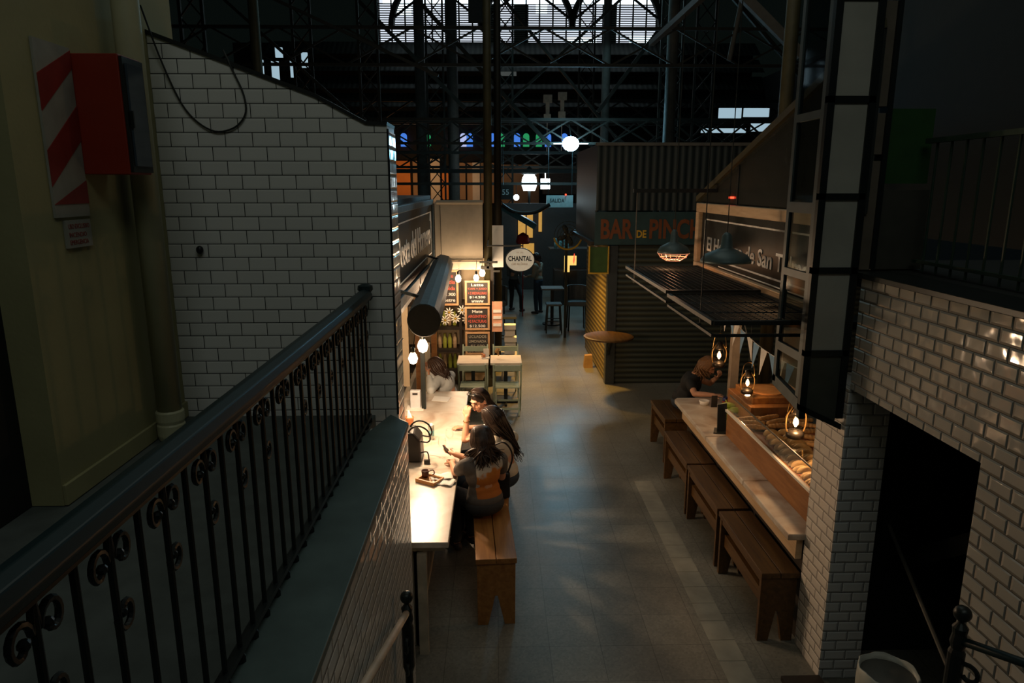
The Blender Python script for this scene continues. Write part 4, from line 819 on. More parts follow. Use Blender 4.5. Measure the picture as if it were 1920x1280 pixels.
def armchair(x, y, label):
    t = root('tub_chair', label, 'chair', (x, y, 0), 'grey tub chairs')
    MB().box(x-.25, x+.25, y-.25, y+.25, .62, .74).build('seat', M['seatg'], t, bevel=.03)
    MB().prism([(x+math.cos(a)*.30, y+math.sin(a)*.30, .62) for a in [math.radians(-20+k*22) for k in range(11)]]+[(x+math.cos(a)*.24, y+math.sin(a)*.24, .62) for a in [math.radians(200-k*22) for k in range(11)]], (0, 0, .48)).build('backrest', M['seatg'], t, bevel=.02)
    for sx in (-1, 1):
        for sy in (-1, 1): MB().bar((x+sx*.22, y+sy*.22, 0), (x+sx*.2, y+sy*.2, .62), .035, .035).build('leg', M['iron'], t)
armchair(-.02, 17.2, 'grey tub chair on the left of the passage'); armchair(2.0, 17.2, 'grey tub chair on the right of the passage')

# ================================================================== PEOPLE
def frame_from(yaw, pitch=0, roll=0):   # yaw: 0 faces +Y, positive turns to -X
    return (Matrix.Rotation(yaw, 3, 'Z') @ Matrix.Rotation(roll, 3, 'Y') @ Matrix.Rotation(-pitch, 3, 'X'))
def hand(mb, wr, el, palm=(0, 0, -1), curl=.5, side=1, s=1.0):
    wr, el = V(wr), V(el); d = (wr-el).normalized(); n = V(palm); n = (n-d*n.dot(d)).normalized(); x = d.cross(n)*side
    k = wr+d*.085*s
    for t_ in (-.03, -.01, .01, .03): mb.cap(wr+d*.015+x*t_*.6*s, k+x*t_*s, .014*s, .012*s, 8)
    for i, (off, L_) in enumerate(((-.032, .062), (-.011, .073), (.011, .069), (.031, .055))):
        p = k+x*off*s; c = curl*(1+.12*i); dd = d
        for seg, f_ in enumerate((.45, .32, .25)):
            a = c*(.5+.5*seg); dd = (dd*math.cos(a)+n*math.sin(a)).normalized(); q = p+dd*L_*f_*s; mb.cap(p, q, (.0088-.0008*seg)*s, (.0082-.0008*seg)*s, 8); p = q
    p = wr+d*.025*s-x*.030*s; dd = (d*.75-x*.55+n*.35).normalized()
    for seg in range(2): q = p+dd*.033*s; mb.cap(p, q, (.0115-.002*seg)*s, (.010-.002*seg)*s, 8); p = q; dd = (dd*.8+d*.4+n*.2).normalized()
def head(mb, c, Rm, s=1.0):
    c = V(c); T = lambda p: c+Rm @ (V(p)*s)
    mb.ell(T((0, -.012, .02)), .076*s, .096*s, .095*s, 18, Rm); mb.ell(T((0, .025, -.045)), .056*s, .066*s, .07*s, 16, Rm); mb.ell(T((0, .055, -.095)), .024*s, .022*s, .02*s, 10, Rm)
    mb.cap(T((0, .084, .012)), T((0, .104, -.03)), .009*s, .014*s, 8); mb.ell(T((0, .098, -.034)), .018*s, .011*s, .009*s, 8, Rm)
    mb.ell(T((0, .078, .035)), .05*s, .016*s, .012*s, 10, Rm)
    mb.ell(T((0, .085, -.062)), .024*s, .010*s, .010*s, 10, Rm)
    for sx in (-1, 1):
        mb.ell(T((sx*.078, -.008, -.01)), .009*s, .021*s, .033*s, 10, Rm @ Matrix.Rotation(.3*sx, 3, 'Z')); mb.ell(T((sx*.045, .06, -.02)), .024*s, .02*s, .02*s, 8, Rm)
def face(par, c, Rm, s=1.0, skinlip=(.45, .12, .09)):
    c = V(c); T = lambda p: c+Rm @ (V(p)*s); e = MB()
    for sx in (-1, 1): e.ell(T((sx*.031, .082, .012)), .010*s, .006*s, .004*s, 10, Rm)
    e.build('eyes', M['hairb'], par, smooth=True); b = MB()
    for sx in (-1, 1): b.tube([T((sx*.014, .093, .036)), T((sx*.033, .090, .043)), T((sx*.05, .076, .038))], [.003, .0045, .002], 6)
    b.build('eyebrows', M['hairb'], par); MB().ell(T((0, .095, -.062)), .021*s, .006*s, .0065*s, 10, Rm).build('lips', M['lip'], par, smooth=True)
M['lip'] = mat('lips', (.42, .12, .09), .4)
def limb(mb, pts, rad):
    for i in range(len(pts)-1): mb.cap(pts[i], pts[i+1], rad[i], rad[i+1], 14)
def hair_strands(mb, c, Rm, s, ends, n=60, r=.010, back=1.0, spread=.10, seed=1, part=0, arc=2.15):
    rnd = random.Random(seed); c = V(c); T = lambda p: c+Rm @ (V(p)*s)
    mb.ell(T((0, -.022, .034)), .084*s, .100*s, .096*s, 18, Rm); mb.ell(T((0, -.045, -.03)), .078*s, .070*s, .085*s, 14, Rm)
    for k in range(n):
        a = rnd.uniform(-arc, arc); p0 = T((part, .03, .128)); sx = math.sin(a); cy = -math.cos(a)
        p1 = T((sx*.06, cy*.055+.0, .112)); p2 = T((sx*.089, cy*.105-.01, .03)); p3 = T((sx*.088, cy*.100-.015, -.06))
        e = V(ends[rnd.randrange(len(ends))])+V((rnd.uniform(-spread, spread)*.5, rnd.uniform(-spread, spread)*.5, rnd.uniform(-.05, .04)))
        mid = p3.lerp(e, .5)+V((rnd.uniform(-.02, .02), rnd.uniform(-.02, .02), .0))
        pts = spline([p0, p1, p2, p3, mid, e], 3); m = len(pts)
        mb.tube(pts, [r*(.6+.6*math.sin(math.pi*min(1, i/m+.15)))*(1 if i < m-2 else .35) for i in range(m)], 6)
def person(label, hip, chest, neck, headc, yaw, pitch, roll, armL, armR, legs, shirt, pants, hair, ends, seed, sleeve='short', torso_r=(.15, .135, .155), hands=None, hs=1.0, strands=70, face_on=True, group=None, sw=.165, shoe=True, hairlen=None, headyaw=None, arc=2.15, hr=.010):
    base = (hip[0], hip[1], min([l[2][2] for l in legs]+[hip[2]])-.03 if legs else 0); base = (base[0], base[1], max(0, base[2]))
    P = root('person', label, 'person', base, group); hip, chest, neck, headc = map(V, (hip, chest, neck, headc)); Rt = frame_from(yaw); Rh = frame_from(yaw if headyaw is None else headyaw, pitch, roll); X_ = Rt @ V((1, 0, 0))
    b = MB(); head(b, headc, Rh, hs); b.cap(headc+Rh @ V((0, -.03, -.06)), neck, .052, .058); b.cap(neck, chest, .06, .10)
    b.cap(chest, hip, .10, .11)
    for k, (arm, sd) in enumerate(((armL, -1), (armR, 1))):
        sh, el, wr = map(V, arm[:3]); limb(b, [chest+V((0, 0, .03)), sh, el, wr], [.07, .048, .038, .026]); b.cap(el.lerp(wr, .25), wr, .037, .025)
        hand(b, wr, el, arm[3] if len(arm) > 3 else (0, 0, -1), arm[4] if len(arm) > 4 else .5, sd)
    for (h_, kn, an) in legs: limb(b, [V(h_), V(kn), V(an)], [.075, .05, .035])
    body = b.build('body', M['skin'], P, remesh=.0062, sm=2)
    # shirt
    s = MB(); Rz = Matrix.Rotation(yaw, 3, 'Z'); up = (chest-hip)
    s.ell(hip+V((0, 0, .06)), torso_r[0], torso_r[0]*.78, .12, 18, Rz); s.ell(hip.lerp(chest, .4), torso_r[1], torso_r[1]*.72, .14, 18, Rz); s.ell(chest-V((0, 0, .03)), torso_r[2], torso_r[2]*.72, .15, 18, Rz)
    for arm in (armL, armR):
        sh, el, wr = map(V, arm[:3]); s.cap(neck-V((0, 0, .045)), sh, .058, .064); s.cap(chest, sh, .10, .066)
        if sleeve == 'short': s.cap(sh, sh.lerp(el, .5), .064, .060)
        elif sleeve == 'long': limb(s, [sh, el, el.lerp(wr, .9)], [.066, .054, .040])
        else: s.ell(sh, .06)
    s.ell(neck-V((0, 0, .05)), .075, .07, .04, 14, Rz)
    so = s.build('shirt', shirt, P, remesh=.010, sm=4)
    if legs:
        t = MB(); t.ell(hip+V((0, 0, -.0)), torso_r[0]*1.08, torso_r[0]*.85, .105, 18, Rz)
        for (h_, kn, an) in legs: h_, kn, an = V(h_), V(kn), V(an); limb(t, [hip.lerp(h_, .7), h_, kn, kn.lerp(an, .92)], [.10, .092, .066, .052])
        t.build('trousers', pants, P, remesh=.012, sm=4)
        for (h_, kn, an) in legs:
            an = V(an); dr = Rt @ V((0, 1, 0)); q = MB(); q.cap(an-V((0, 0, .035))-dr*.03, an-V((0, 0, .045))+dr*.13, .042, .036, 12).build('shoe', M['shoe'], P, remesh=.01)
    h = MB(); hair_strands(h, headc, Rh, hs, ends, strands, hr, seed=seed, arc=arc); h.build('hair', hair, P, smooth=True)
    if face_on: face(body, headc, Rh, hs)
    return P, so, body, Rh
def stripe_mat():
    m = bpy.data.materials.new('navy_white_stripes'); N, L = nodes(m); b = N['Principled BSDF']; tc = N.new('ShaderNodeTexCoord'); wv = N.new('ShaderNodeTexWave'); wv.bands_direction = 'Z'; wv.inputs['Scale'].default_value = 22; wv.inputs['Distortion'].default_value = .6; wv.inputs['Detail'].default_value = 1
    L.new(tc.outputs['Object'], wv.inputs['Vector']); r = N.new('ShaderNodeValToRGB'); r.color_ramp.interpolation = 'CONSTANT'; r.color_ramp.elements[0].color = (.03, .04, .07, 1); r.color_ramp.elements[1].position = .5; r.color_ramp.elements[1].color = (.62, .64, .66, 1)
    L.new(wv.outputs['Fac'], r.inputs[0]); L.new(r.outputs[0], b.inputs['Base Color']); b.inputs['Roughness'].default_value = .85; return m
def print_mat(ux, bk, c):  # grey tee with an orange and white printed back
    m = bpy.data.materials.new('printed_tee'); N, L = nodes(m); b = N['Principled BSDF']; tc = N.new('ShaderNodeTexCoord')
    def dot(vec, out):
        d = N.new('ShaderNodeVectorMath'); d.operation = 'DOT_PRODUCT'; d.inputs[1].default_value = vec; L.new(out, d.inputs[0]); return d.outputs['Value']
    def math_(op, a, v2, v3=None):
        q = N.new('ShaderNodeMath'); q.operation = op
        for i, t in enumerate((a, v2, v3)):
            if t is None: continue
            if isinstance(t, (int, float)): q.inputs[i].default_value = t
            else: L.new(t, q.inputs[i])
        return q.outputs[0]
    sub = N.new('ShaderNodeVectorMath'); sub.operation = 'SUBTRACT'; sub.inputs[1].default_value = c; L.new(tc.outputs['Object'], sub.inputs[0])
    nz = N.new('ShaderNodeTexNoise'); nz.inputs['Scale'].default_value = 7; L.new(tc.outputs['Object'], nz.inputs['Vector'])
    u = dot(ux, sub.outputs[0]); z = dot((0, 0, 1), sub.outputs[0]); bkv = dot(bk, sub.outputs[0])
    inb = math_('MULTIPLY', math_('MULTIPLY', math_('COMPARE', u, .03, .135), math_('COMPARE', z, .0, .20)), math_('GREATER_THAN', bkv, .0))
    zn = math_('ADD', z, math_('MULTIPLY', math_('SUBTRACT', nz.outputs['Fac'], .5), .25))
    rmp = N.new('ShaderNodeValToRGB'); L.new(math_('MULTIPLY_ADD', zn, 2.4, .5), rmp.inputs[0]); e = rmp.color_ramp.elements; e[0].position = 0; e[0].color = (.46, .13, .02, 1); e[1].position = .72; e[1].color = (.62, .56, .48, 1)
    q = e.new(.55); q.color = (.58, .20, .03, 1); q = e.new(.60); q.color = (.62, .56, .48, 1)
    n2 = N.new('ShaderNodeTexNoise'); n2.inputs['Scale'].default_value = 11; L.new(tc.outputs['Object'], n2.inputs['Vector'])
    mx0 = N.new('ShaderNodeMix'); mx0.data_type = 'RGBA'; L.new(math_('GREATER_THAN', n2.outputs['Fac'], .66), mx0.inputs[0]); L.new(rmp.outputs[0], mx0.inputs[6]); mx0.inputs[7].default_value = (.45, .42, .42, 1)
    mx = N.new('ShaderNodeMix'); mx.data_type = 'RGBA'; L.new(inb, mx.inputs[0]); mx.inputs[6].default_value = (.125, .11, .10, 1); L.new(mx0.outputs[2], mx.inputs[7]); L.new(mx.outputs[2], b.inputs['Base Color']); b.inputs['Roughness'].default_value = .85; return m
BZ = .60
# nearest woman: grey tee with printed back, facing away and a little left
yw = math.radians(28); ux = V((math.cos(yw), math.sin(yw), 0)); fw = V((-math.sin(yw), math.cos(yw), 0))
hp_ = V((-.115, 5.83, .72)); ch = V((-.13, 5.84, 1.03)); c_loc = tuple(ch-V((hp_.x, hp_.y, 0))-V((0, 0, .08)))
M['print'] = print_mat(tuple(ux), tuple(-fw), c_loc)
person('seated person with long dark hair wearing a grey tee with an orange back print', hp_, ch, (-.14, 5.88, 1.19), (-.14, 5.92, 1.285), yw, .45, .1,
 (ch-ux*.185+V((0, 0, .075)), (-.375, 5.90, .985), (-.42, 6.12, .985), (0, 0, -1), .5), (ch+ux*.185+V((0, 0, .07)), (.04, 6.10, .86), (-.16, 6.25, .96), (0, 0, -1), .5),
 [((-.20, 5.92, .69), (-.42, 6.25, .64), (-.40, 6.28, .10)), ((-.05, 6.0, .69), (-.28, 6.38, .64), (-.26, 6.4, .10))],
 M['print'], M['pant'], M['hairm'], [(-.25, 5.84, 1.17), (-.20, 5.76, 1.13), (-.12, 5.74, 1.12), (-.02, 5.78, 1.14), (.02, 5.84, 1.18)], 3, torso_r=(.175, .155, .168), strands=150, hr=.013)
# second woman: cream top, long straight dark hair, holding a phone
yw = math.radians(62)
p2, _, b2, R2 = person('seated person in a cream top with long black hair, looking at a phone', (.08, 6.42, .72), (.05, 6.46, 1.0), (.0, 6.49, 1.15), (-.045, 6.50, 1.29), yw, .6, 0,
 ((-.06, 6.30, 1.05), (-.22, 6.20, .98), (-.40, 6.26, 1.02), (0, .3, 1), .75), ((.15, 6.60, 1.06), (.02, 6.72, .88), (-.18, 6.72, .97), (0, 0, -1), .5),
 [((-.02, 6.36, .69), (-.38, 6.50, .64), (-.38, 6.50, .10)), ((0, 6.52, .69), (-.34, 6.64, .64), (-.34, 6.64, .10))],
 M['creamt'], M['jeans'], M['hairb'], [(.19, 6.50, .98), (.20, 6.54, .92), (.16, 6.46, 1.02), (.22, 6.52, .88)], 5, torso_r=(.155, .135, .15), strands=100)
ph = single('phone', MB().bar((-.50, 6.22, 1.10), (-.455, 6.30, 1.02), .075, .009, up=(.6, -.2, .75)), M['leather'], 'dark phone held in the hand of the cream top person', 'phone')
sb_ = root('shoulder_bag', 'dark shoulder bag with curved strap hanging behind the cream top person', 'bag', (.17, 6.3, .75))
MB().tube(spline([(-.02, 6.24, 1.12), (.06, 6.22, 1.15), (.125, 6.22, 1.08), (.14, 6.22, .98), (.10, 6.20, .86)]), .009, 8).build('strap', M['leather'], sb_, smooth=True)
MB().box(-.02, .12, 6.16, 6.24, .605, .86).build('body', M['leather'], sb_, bevel=.02)
# third woman: striped top, sunglasses on her head
yw = math.radians(108); M['stripe'] = stripe_mat()
p3, _, b3, R3 = person('seated person in a striped top with sunglasses pushed up on dark hair', (.06, 7.05, .72), (.03, 7.02, 1.04), (-.08, 7.0, 1.20), (-.185, 6.98, 1.33), yw, .45, 0,
 ((-.02, 6.84, 1.10), (-.33, 6.76, .98), (-.31, 6.84, 1.19), (.3, .9, .2), .9), ((.03, 7.20, 1.10), (-.12, 7.24, .93), (-.34, 7.16, .97), (0, 0, -1), .4),
 [((0, 6.95, .69), (-.38, 6.92, .64), (-.38, 6.92, .10)), ((0, 7.15, .69), (-.38, 7.16, .64), (-.38, 7.16, .10))],
 M['stripe'], M['jeans'], M['hairb'], [(.06, 6.98, 1.10), (.10, 7.0, 1.04), (.05, 7.04, 1.08)], 8, sleeve='short', torso_r=(.145, .13, .145), strands=80, headyaw=math.radians(135), arc=1.55)
c = V((-.185, 6.98, 1.33)); T = lambda p: c+R3 @ V(p); sg_ = root('sunglasses', 'dark sunglasses pushed up on the head of the striped top person', 'sunglasses', tuple(T((0, .06, .12))))
g = MB()
for sx in (-1, 1): g.ell(T((sx*.036, .062, .125)), .028, .022, .010, 10, R3)
g.build('lenses', M['leather'], sg_, smooth=True); MB().tube([T((-.08, -.01, .06)), T((-.06, .05, .118)), T((0, .075, .125)), T((.06, .05, .118)), T((.08, -.01, .06))], .004, 6).build('frame', M['iron'], sg_)
single('bracelet', MB().tube([V((-.314, 6.826, 1.155))+V((math.cos(a)*.033, math.sin(a)*.033, 0)) for a in [k/16*2*math.pi for k in range(16)]], .005, 5, True), M['brass'], 'thin bracelet on the raised wrist of the striped top person', 'bracelet')
# man/woman in pale hoodie at the far end of the counter, hands to face
yw = math.radians(65)
person('seated person in a pale grey hoodie resting the face on both hands', (-.62, 9.02, .66), (-.68, 8.95, .98), (-.74, 8.95, 1.10), (-.80, 8.93, 1.19), yw, .55, -.1,
 ((-.78, 8.78, 1.02), (-.84, 8.52, .985), (-.88, 8.78, 1.10), (.2, .8, .4), .9), ((-.62, 9.10, 1.02), (-.80, 8.80, .985), (-.90, 8.92, 1.12), (.6, 0, .6), .9),
 [((-.7, 8.9, .62), (-1.0, 9.1, .58), (-1.0, 9.1, .10)), ((-.6, 9.1, .62), (-.95, 9.3, .58), (-.95, 9.3, .10))],
 M['hoodie'], M['jeans'], M['hairm'], [(-.66, 8.86, 1.06), (-.62, 8.90, 1.04), (-.70, 8.84, 1.08)], 11, sleeve='long', torso_r=(.17, .155, .16), strands=70)
hs_ = root('wooden_stool', 'plain wooden stool under the person in the pale hoodie', 'stool', (-.62, 9.05, 0))
MB().lathe((-.62, 9.05, .52), [(.17, 0), (.18, .02), (.17, .04)], 20).build('seat', M['wood'], hs_)
for a in range(4): q = a*math.pi/2+.78; MB().bar((-.62+math.cos(q)*.17, 9.05+math.sin(q)*.17, 0), (-.62+math.cos(q)*.11, 9.05+math.sin(q)*.11, .52), .03, .03).build('leg', M['wood'], hs_)
# woman on the right eating
yw = math.radians(-100)
person('seated person in a black tee with light brown hair eating at the right counter', (2.46, 8.84, .72), (2.54, 8.76, 1.02), (2.63, 8.72, 1.14), (2.725, 8.68, 1.245), yw, .6, 0,
 ((2.56, 8.92, 1.05), (2.80, 8.80, .975), (2.84, 8.66, 1.09), (-.3, 0, 1), 1.0), ((2.47, 8.58, 1.05), (2.48, 8.36, .965), (2.68, 8.24, .985), (0, 0, -1), .5),
 [((2.5, 8.75, .66), (2.85, 8.72, .62), (2.85, 8.72, .10)), ((2.5, 8.9, .66), (2.85, 8.9, .62), (2.85, 8.9, .10))],
 M['black'], M['jeans'], M['hairbr'], [(2.60, 8.66, 1.12), (2.62, 8.60, 1.12), (2.68, 8.58, 1.14), (2.57, 8.72, 1.12)], 14, torso_r=(.18, .175, .19), strands=90, headyaw=math.radians(-120))
# two standing people far down the passage
def stander(x, y, h, yaw, label, shirt, pants, hair, seed, armf):
    R_ = Matrix.Rotation(yaw, 3, 'Z'); o = V((x, y, 0)); T = lambda px, py, pz: o+R_ @ V((px, py, pz*h/1.7))
    return person(label, T(0, 0, .93), T(0, .02, 1.25), T(0, .03, 1.42), T(0, .06, 1.57), yaw, .3, 0,
      (T(-.19, .02, 1.36), T(-.23, .04, 1.08), T(-.12, .26, 1.05)), (T(.19, .02, 1.36), T(.23, .04, 1.08), T(.12, .26, 1.05)),
      [(T(-.09, 0, .88), T(-.10, .03, .48), T(-.11, 0, .09)), (T(.09, 0, .88), T(.11+armf, .10*0, .48), T(.12+armf, -.02, .09))], shirt, pants, hair, [T(0, -.08, 1.46), T(.05, -.07, 1.47), T(-.05, -.07, 1.47)], seed, sleeve='long', strands=30, face_on=False)
stander(1.17, 19.4, 1.72, math.radians(60), 'standing person in a light brown jacket and jeans behind the oval sign', M['beige'], M['jeans'], M['hairb'], 21, 0)
stander(.50, 19.9, 1.62, math.radians(-40), 'standing person in dark leggings with a grey top behind the oval sign', M['seatg'], M['black'], M['hairb'], 22, .16)

# ================================================================== FAR HALL
fw_ = root('far_market_front', 'far market hall end with orange and tan bays', 'wall', (0, 40, 0)); fw_['kind'] = 'structure'; fw_.name = 'wall_far'
for k in ('label', 'category'): del fw_[k]
MB().box(-14, 14, 40.1, 40.3, 0, 11).build('backing', M['dark'], fw_)
for (x0, x1, z0, z1, m) in [(-5.6, -4.75, 2.6, 4.9, 'owall'), (-4.6, -3.2, 2.8, 4.9, 'fwall'), (-3.0, -2.4, 2.8, 4.4, 'owall'), (-2.35, -1.7, 2.8, 4.8, 'fwall'), (-1.6, .1, 2.6, 4.8, 'fwall'), (.3, 2.4, 2.2, 4.7, 'fwall'), (2.6, 5.0, 3.1, 4.6, 'seatg'), (-1.3, -.9, 2.6, 4.8, 'white'), (-3.6, -3.1, 2.6, 5.0, 'white')]:
    MB().box(x0, x1, 39.9 if m != 'white' else 39.7, 40.08, z0, z1).build('bay_panel', M[m], fw_)
struct('window_1', MB().box(-6.2, -2.6, 40.6, 40.7, 11.1, 14.5).box(-2.2, -.3, 40.6, 40.7, 11.1, 14.5).box(.2, 1.0, 40.6, 40.7, 11.1, 14.5).box(1.8, 5.8, 40.6, 40.7, 11.1, 14.5).box(6.6, 8.7, 40.6, 40.7, 11.1, 14.5), M['sky'])
struct('window_2', MB().box(-5.3, -4.5, 40.5, 40.58, 12.5, 14).box(2.2, 2.8, 40.5, 40.58, 12.6, 14).box(3.9, 5.5, 40.5, 40.58, 11.12, 11.45).box(7.3, 8.6, 40.5, 40.58, 11.12, 11.5).box(-6, 8.6, 40.5, 40.58, 13.05, 14), M['sky2'])
sl = MB(); z = 11.15
while z < 13.1: sl.box(-6.3, 9, 40.32, 40.38, z, z+.045); z += .115
for x in [-6.3+k*.72 for k in range(22)]: sl.box(x, x+.08, 40.31, 40.36, 11.05, 14.2)
louv = single('louvre_grille', sl, M['iron'], 'dark louvre grille over the bright clerestory windows', 'louvres')
rf = root('roof', '', '', (0, 36, 7)); rf['kind'] = 'structure'
for k in ('label', 'category'): del rf[k]
for k in range(5):
    MB().prism([(-12, 39.9-k*.7, 11.0-k*.95), (14, 39.9-k*.7, 11.0-k*.95), (14, 38.9-k*.7, 10.25-k*.95), (-12, 38.9-k*.7, 10.25-k*.95)], (0, .03, .04)).build('roof_sheet', M['corr'], rf)
MB().prism([(-.1, 39.3, 9.9), (1.1, 39.3, 9.9), (1.1, 38.6, 9.0), (-.1, 38.6, 9.0)], (0, .03, -.02)).build('roof_light', mat('grey_rooflight', (.25, .26, .24), .5, emit=(.8, .9, .85), estr=.06), rf)
st_ = [(-5.2, 'stone'), (-2.6, 'stonp'), (-1.95, 'stonp'), (-1.6, 'stone'), (-.35, 'stone'), (.15, 'stong'), (1.0, 'stone'), (1.5, 'stong'), (2.2, 'stong'), (2.7, 'stone'), (3.6, 'stone'), (-3.9, 'stong')]
for k, (x, m) in enumerate(st_):
    o = MB().box(x, x+.34, 39.8, 39.88, 5.65, 6.2).prism([(x+.34*(.5+.5*math.cos(a)), 39.8, 6.2+.16*math.sin(a)) for a in [i/8*math.pi for i in range(9)]], (0, .08, 0)); s_ = struct('window_%d' % (k+3), o, M[m])
# trusses
def truss(y, x0, x1, z0, z1, label, n=8, t=.09, m='truss'):
    r = root('roof_truss', label, 'truss', ((x0+x1)/2, y, z0), 'iron roof trusses')
    MB().bar((x0, y, z0), (x1, y, z0), t, t).bar((x0, y, z1), (x1, y, z1), t, t).build('chords', M[m], r)
    b = MB(); dx = (x1-x0)/n
    for k in range(n): b.bar((x0+k*dx, y, z0), (x0+(k+1)*dx, y, z1), t*.6, t*.6).bar((x0+k*dx, y+.04, z1), (x0+(k+1)*dx, y+.04, z0), t*.6, t*.6)
    b.build('bracing', M[m], r); return r
truss(24, -10, 12, 4.6, 5.6, 'dark lattice truss crossing the hall above the far lamps', 18)
truss(30, -12, 14, 4.3, 4.9, 'dark lattice truss in front of the orange bays', 26, .1)
truss(34, -12, 14, 6.4, 7.4, 'dark lattice truss above the stained glass', 16, .12)
truss(20.5, -8, 10, 4.7, 5.35, 'dark lattice truss over the kiosks', 16, .07)
truss(15, -7, 9, 5.9, 6.6, 'dark lattice truss high over the passage', 12, .06)
def lattice_col(x, y, h, wdt, label, m='truss'):
    r = root('lattice_column', label, 'column', (x, y, 0), 'iron lattice columns')
    MB().bar((x-wdt/2, y, 0), (x-wdt/2, y, h), .07, .07).bar((x+wdt/2, y, 0), (x+wdt/2, y, h), .07, .07).build('uprights', M[m], r)
    b = MB(); n = int(h/wdt/1.2)
    for k in range(n): b.bar((x-wdt/2, y, h*k/n), (x+wdt/2, y, h*(k+1)/n), .035, .035).bar((x+wdt/2, y+.03, h*k/n), (x-wdt/2, y+.03, h*(k+1)/n), .035, .035)
    b.build('lacing', M[m], r)
for args in [(-3.4, 20, 12, .5, 'dark lattice column left of the tiled wall top, nearest the passage'), (-5.4, 21, 12, .5, 'dark lattice column far left behind the tiled wall'), (-2.2, 27, 13, .6, 'lattice column before the orange bays'), (5.0, 21, 13, .6, 'lattice column behind the corrugated cladding'),
             (6.8, 24, 13, .6, 'lattice column at right behind the gable'), (-6.8, 17, 12, .5, 'dark lattice column above the middle of the tiled wall'), (3.7, 30, 13, .6, 'lattice column beyond the blue white lamp'), (.35, 26, 13, .5, 'lattice column in line with the narrow banner')]:
    lattice_col(*args)
for k, (x, y, r_, lab_) in enumerate([(-4.3, 13.5, .10, 'olive round column rising behind the tiled wall'), (-1.75, 30, .25, 'grey round column before the orange bays'), (-3.15, 31, .25, 'grey round column left of the orange bays'), (3.9, 26, .16, 'grey column right of the blue white lamp'), (4.3, 18, .15, 'tall grey column left of the bright slanting duct')]):
    column(x, y, r_, 13 if y > 14 else 10, 'gcol' if y > 14 else 'truss2', lab_)
column(3.55, 8.9, .09, 9, 'truss2', 'olive iron column above the right kiosk gable')
# long diagonals and arches high up
def diag(p, q, t, label, m='truss', name='roof_brace', cat='brace', g='roof braces'): return single(name, MB().bar(p, q, t, t), M[m], label, cat, g)
for k, (p, q, t) in enumerate([((-7, 20, 13.5), (1.5, 20, 4.6), .10), ((-9, 24, 13.8), (-1, 24, 6), .12), ((7.5, 20, 12), (-.5, 20, 5.0), .07), ((-2.5, 26, 13), (4.5, 26, 5), .10), ((9.5, 25, 14), (3.5, 25, 6), .12), ((-8, 15, 9.5), (-3, 15, 5), .06), ((-7, 13, 6.6), (-2, 13, 8.6), .05), ((-8, 13, 8.5), (-1, 13, 5.4), .05), ((3, 16, 9.5), (7, 16, 5.5), .08)]):
    diag(p, q, t, 'thin dark diagonal brace high under the market roof')
for k, cx in enumerate((-2.9, 1.6, 6.0)):
    b = MB(); b.tube([(cx+math.cos(a)*2.2, 37, 11.1+math.sin(a)*2.4) for a in [i/20*math.pi for i in range(21)]], .16, 6)
    for j in range(7): a = math.pi*(j+.5)/7; b.bar((cx, 37, 13.1), (cx+math.cos(a)*2.1, 37, 11.1+math.sin(a)*2.3), .10, .10)
    single('roof_arch', b, M['truss'], ['dark iron arch before the left clerestory windows', 'dark iron arch before the middle clerestory windows', 'dark iron arch before the right clerestory windows'][k], 'arch')
single('slanting_duct', MB().bar((4.2, 12.9, 6.75), (5.35, 12.9, 5.75), .12, .16), M['gcol'], 'bright slanting metal duct at upper right', 'duct')
single('ceiling_pipe', MB().cone((4.75, 15, 6.0), (5.1, 15, 8.2), .05, .05), M['gcol'], 'pale pipe rising at the right of the clerestory', 'pipe')
for k, (x, z) in enumerate(((-.95, 12.2),)): single('vent_box', MB().box(-1.25, -.35, 35, 35.2, 11.0, 12.0), M['gcol'], 'grey square box hung before the clerestory', 'box')
for k, (x, z) in enumerate(((1.95, 6.85), (2.55, 6.95))): single('floodlight', MB().box(x, x+.35, 29.8, 30.0, z, z+.30).box(x+.1, x+.25, 29.85, 30.0, z-.5, z).box(x+.02, x+.3, 29.8, 30, z-.75, z-.45).box(x+.15, x+.18, 29.9, 29.95, 4.9, z-.5), M['beigep'], 'unlit beige floodlight high over the passage, %s of two' % ('left' if k == 0 else 'right'), 'light')
# windows seen over the tiled wall on the left and right
for k, (x0, z0, m) in enumerate([(-7.3, 8.0, 'coolw'), (-6.4, 7.9, 'coolw'), (-8.0, 8.4, 'coolw')]):
    pass
lw_ = MB()
for (x, z, w__, h__) in [(-10.2, 8.0, .25, .8), (-9.6, 7.85, .3, .9), (-8.8, 8.1, .2, .7), (-9.4, 8.9, .3, .4), (-8.3, 8.5, .25, .6)]: lw_.box(x, x+w__, 32, 32.1, z, z+h__)
struct('window_15', lw_, mat('dim_daylight', (.1, .1, .1), .5, emit=(.6, .85, 1), estr=.55))
lw_ = MB()
for (x, z, w__, h__) in [(8.0, 5.9, .8, .35), (8.9, 5.95, .9, .3), (7.4, 5.4, 1.6, .15), (9.2, 5.45, .7, .3)]: lw_.box(x, x+w__, 26, 26.1, z, z+h__)
struct('window_16', lw_, bpy.data.materials['dim_daylight'])
